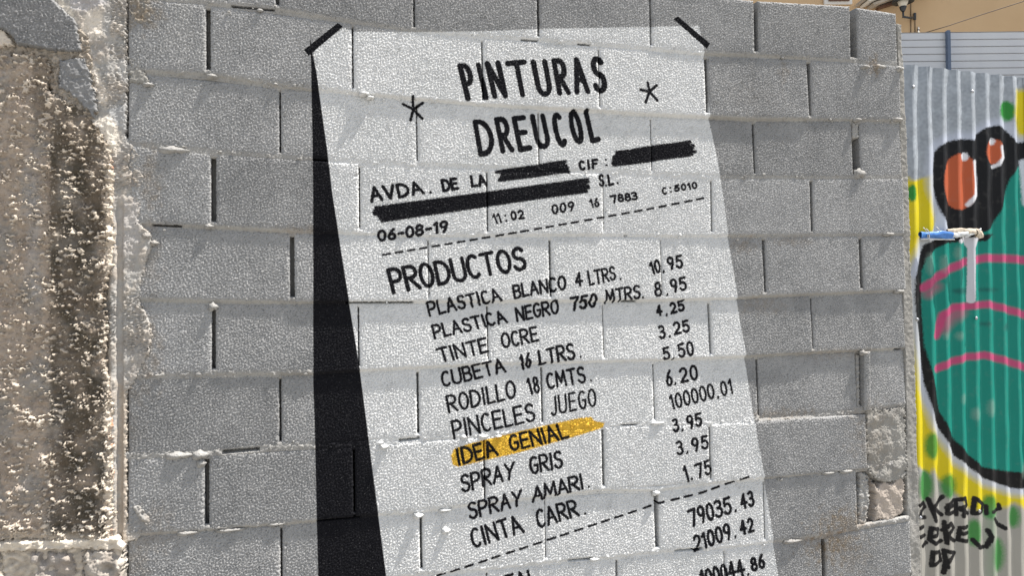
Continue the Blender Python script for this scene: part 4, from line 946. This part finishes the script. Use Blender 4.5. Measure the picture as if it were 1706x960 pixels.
# bracket lamp on the building
lp = bpt(1524, 27, .0); lamp = empty('wall_lamp', tuple(lp), 'dark bracket lamp with wide shade on the ochre wall, left of the diagonal cable', 'lamp')
m_iron = simple('dark_iron', (.035, .04, .045), .5, .4); m_glass = simple('frosted_glass', (.55, .52, .45), .25)
box('wall_plate', tuple(bpt(1524, 27, .04)), (.05, .04, 12*kb), m_iron, lamp, AX, .008)
a = bpt(1523, 29, .06); b2 = bpt(1505, 27.5, .45); c2 = bpt(1504.5, 18, .45)
me = tube_mesh('arm', [a-lp, (a+b2)/2-lp+np.array([0, 0, -.01]), b2-lp], .022, 10); link('arm', me, m_iron, lamp, tuple(lp))
me = tube_mesh('stem', [b2-lp+np.array([0, 0, -.02]), c2-lp], .02, 10); link('stem', me, m_iron, lamp, tuple(lp))
q = bpt(1504.5, 18, .45)
link('socket', lathe_mesh('socket', [(.03, -.01), (.05, .02), (.065, .06), (.075, .09), (.06, .10)]), m_iron, lamp, tuple(q))
link('lamp_glass', lathe_mesh('lamp_glass', [(.055, .09), (.085, .14), (.11, .20), (.10, .22), (0, .225)]), m_glass, lamp, tuple(q))
link('lamp_shade', lathe_mesh('lamp_shade', [(.10, .205), (.215, .185), (.222, .20), (.20, .24), (.13, .29), (.07, .32), (.05, .40), (.0, .42)]), m_iron, lamp, tuple(q))
# cables
m_cable = simple('dark_cable', (.045, .03, .02), .7)
pc1 = [bpt(1540, 54.5, .6), bpt(1580, 42.5, .6), bpt(1640, 22.5, .6), bpt(1706, 1.5, .6), bpt(1800, -30, .6)]
o = link('overhead_cable', tube_mesh('overhead_cable', [p_-pc1[0] for p_ in pc1], .009, 6), m_cable, None, tuple(pc1[0])); tag(o, 'thin dark cable running diagonally up across the ochre wall', 'cable')
for x, y0, y1, lab in ((1517.5, 6, 120, 'thin vertical cable on the ochre wall, between lamp glass and bracket plate'), (1524.5, 33, 120, 'thin dark cable dropping from the bracket plate of the lamp')):
    a = bpt(x, y0, .02); b2 = bpt(x+.3, y1, .02); o = link('wall_cable', tube_mesh('wall_cable', [a*0, b2-a], .008, 6), m_cable, None, tuple(a)); tag(o, lab, 'cable', 'cables on the ochre wall')
a = bpt(1530, 46, .05); o = empty('junction_pipe', tuple(a), 'short pale pipe end standing on the ochre wall, just right of the two wall cables', 'pipe')
link('pipe', tube_mesh('pipe', [np.array([0, 0, -.6]), np.array([0, 0, .02])], .016, 8), m_whitep, o, tuple(a)); link('pipe_cap', tube_mesh('pipe_cap', [np.array([0, 0, -.055]), np.array([0, 0, -.03])], .024, 8), m_iron, o, tuple(a))

# ------------------------------------------------------------------ ground
m_ground = simple('pale_paving', (.30, .285, .26), .9, 0, 5, (.23, .22, .20), .01)
me = bpy.data.meshes.new('ground'); g = 150; me.from_pydata([(-g, -g, 0), (g, -g, 0), (g, g, 0), (-g, g, 0)], [], [(0, 1, 2, 3)]); me.update()
o = link('ground', me, m_ground); o['kind'] = 'structure'
print('tris', sum(len(o.data.polygons) for o in sc.objects if o.type == 'MESH')*2, 'objs', len(sc.objects))
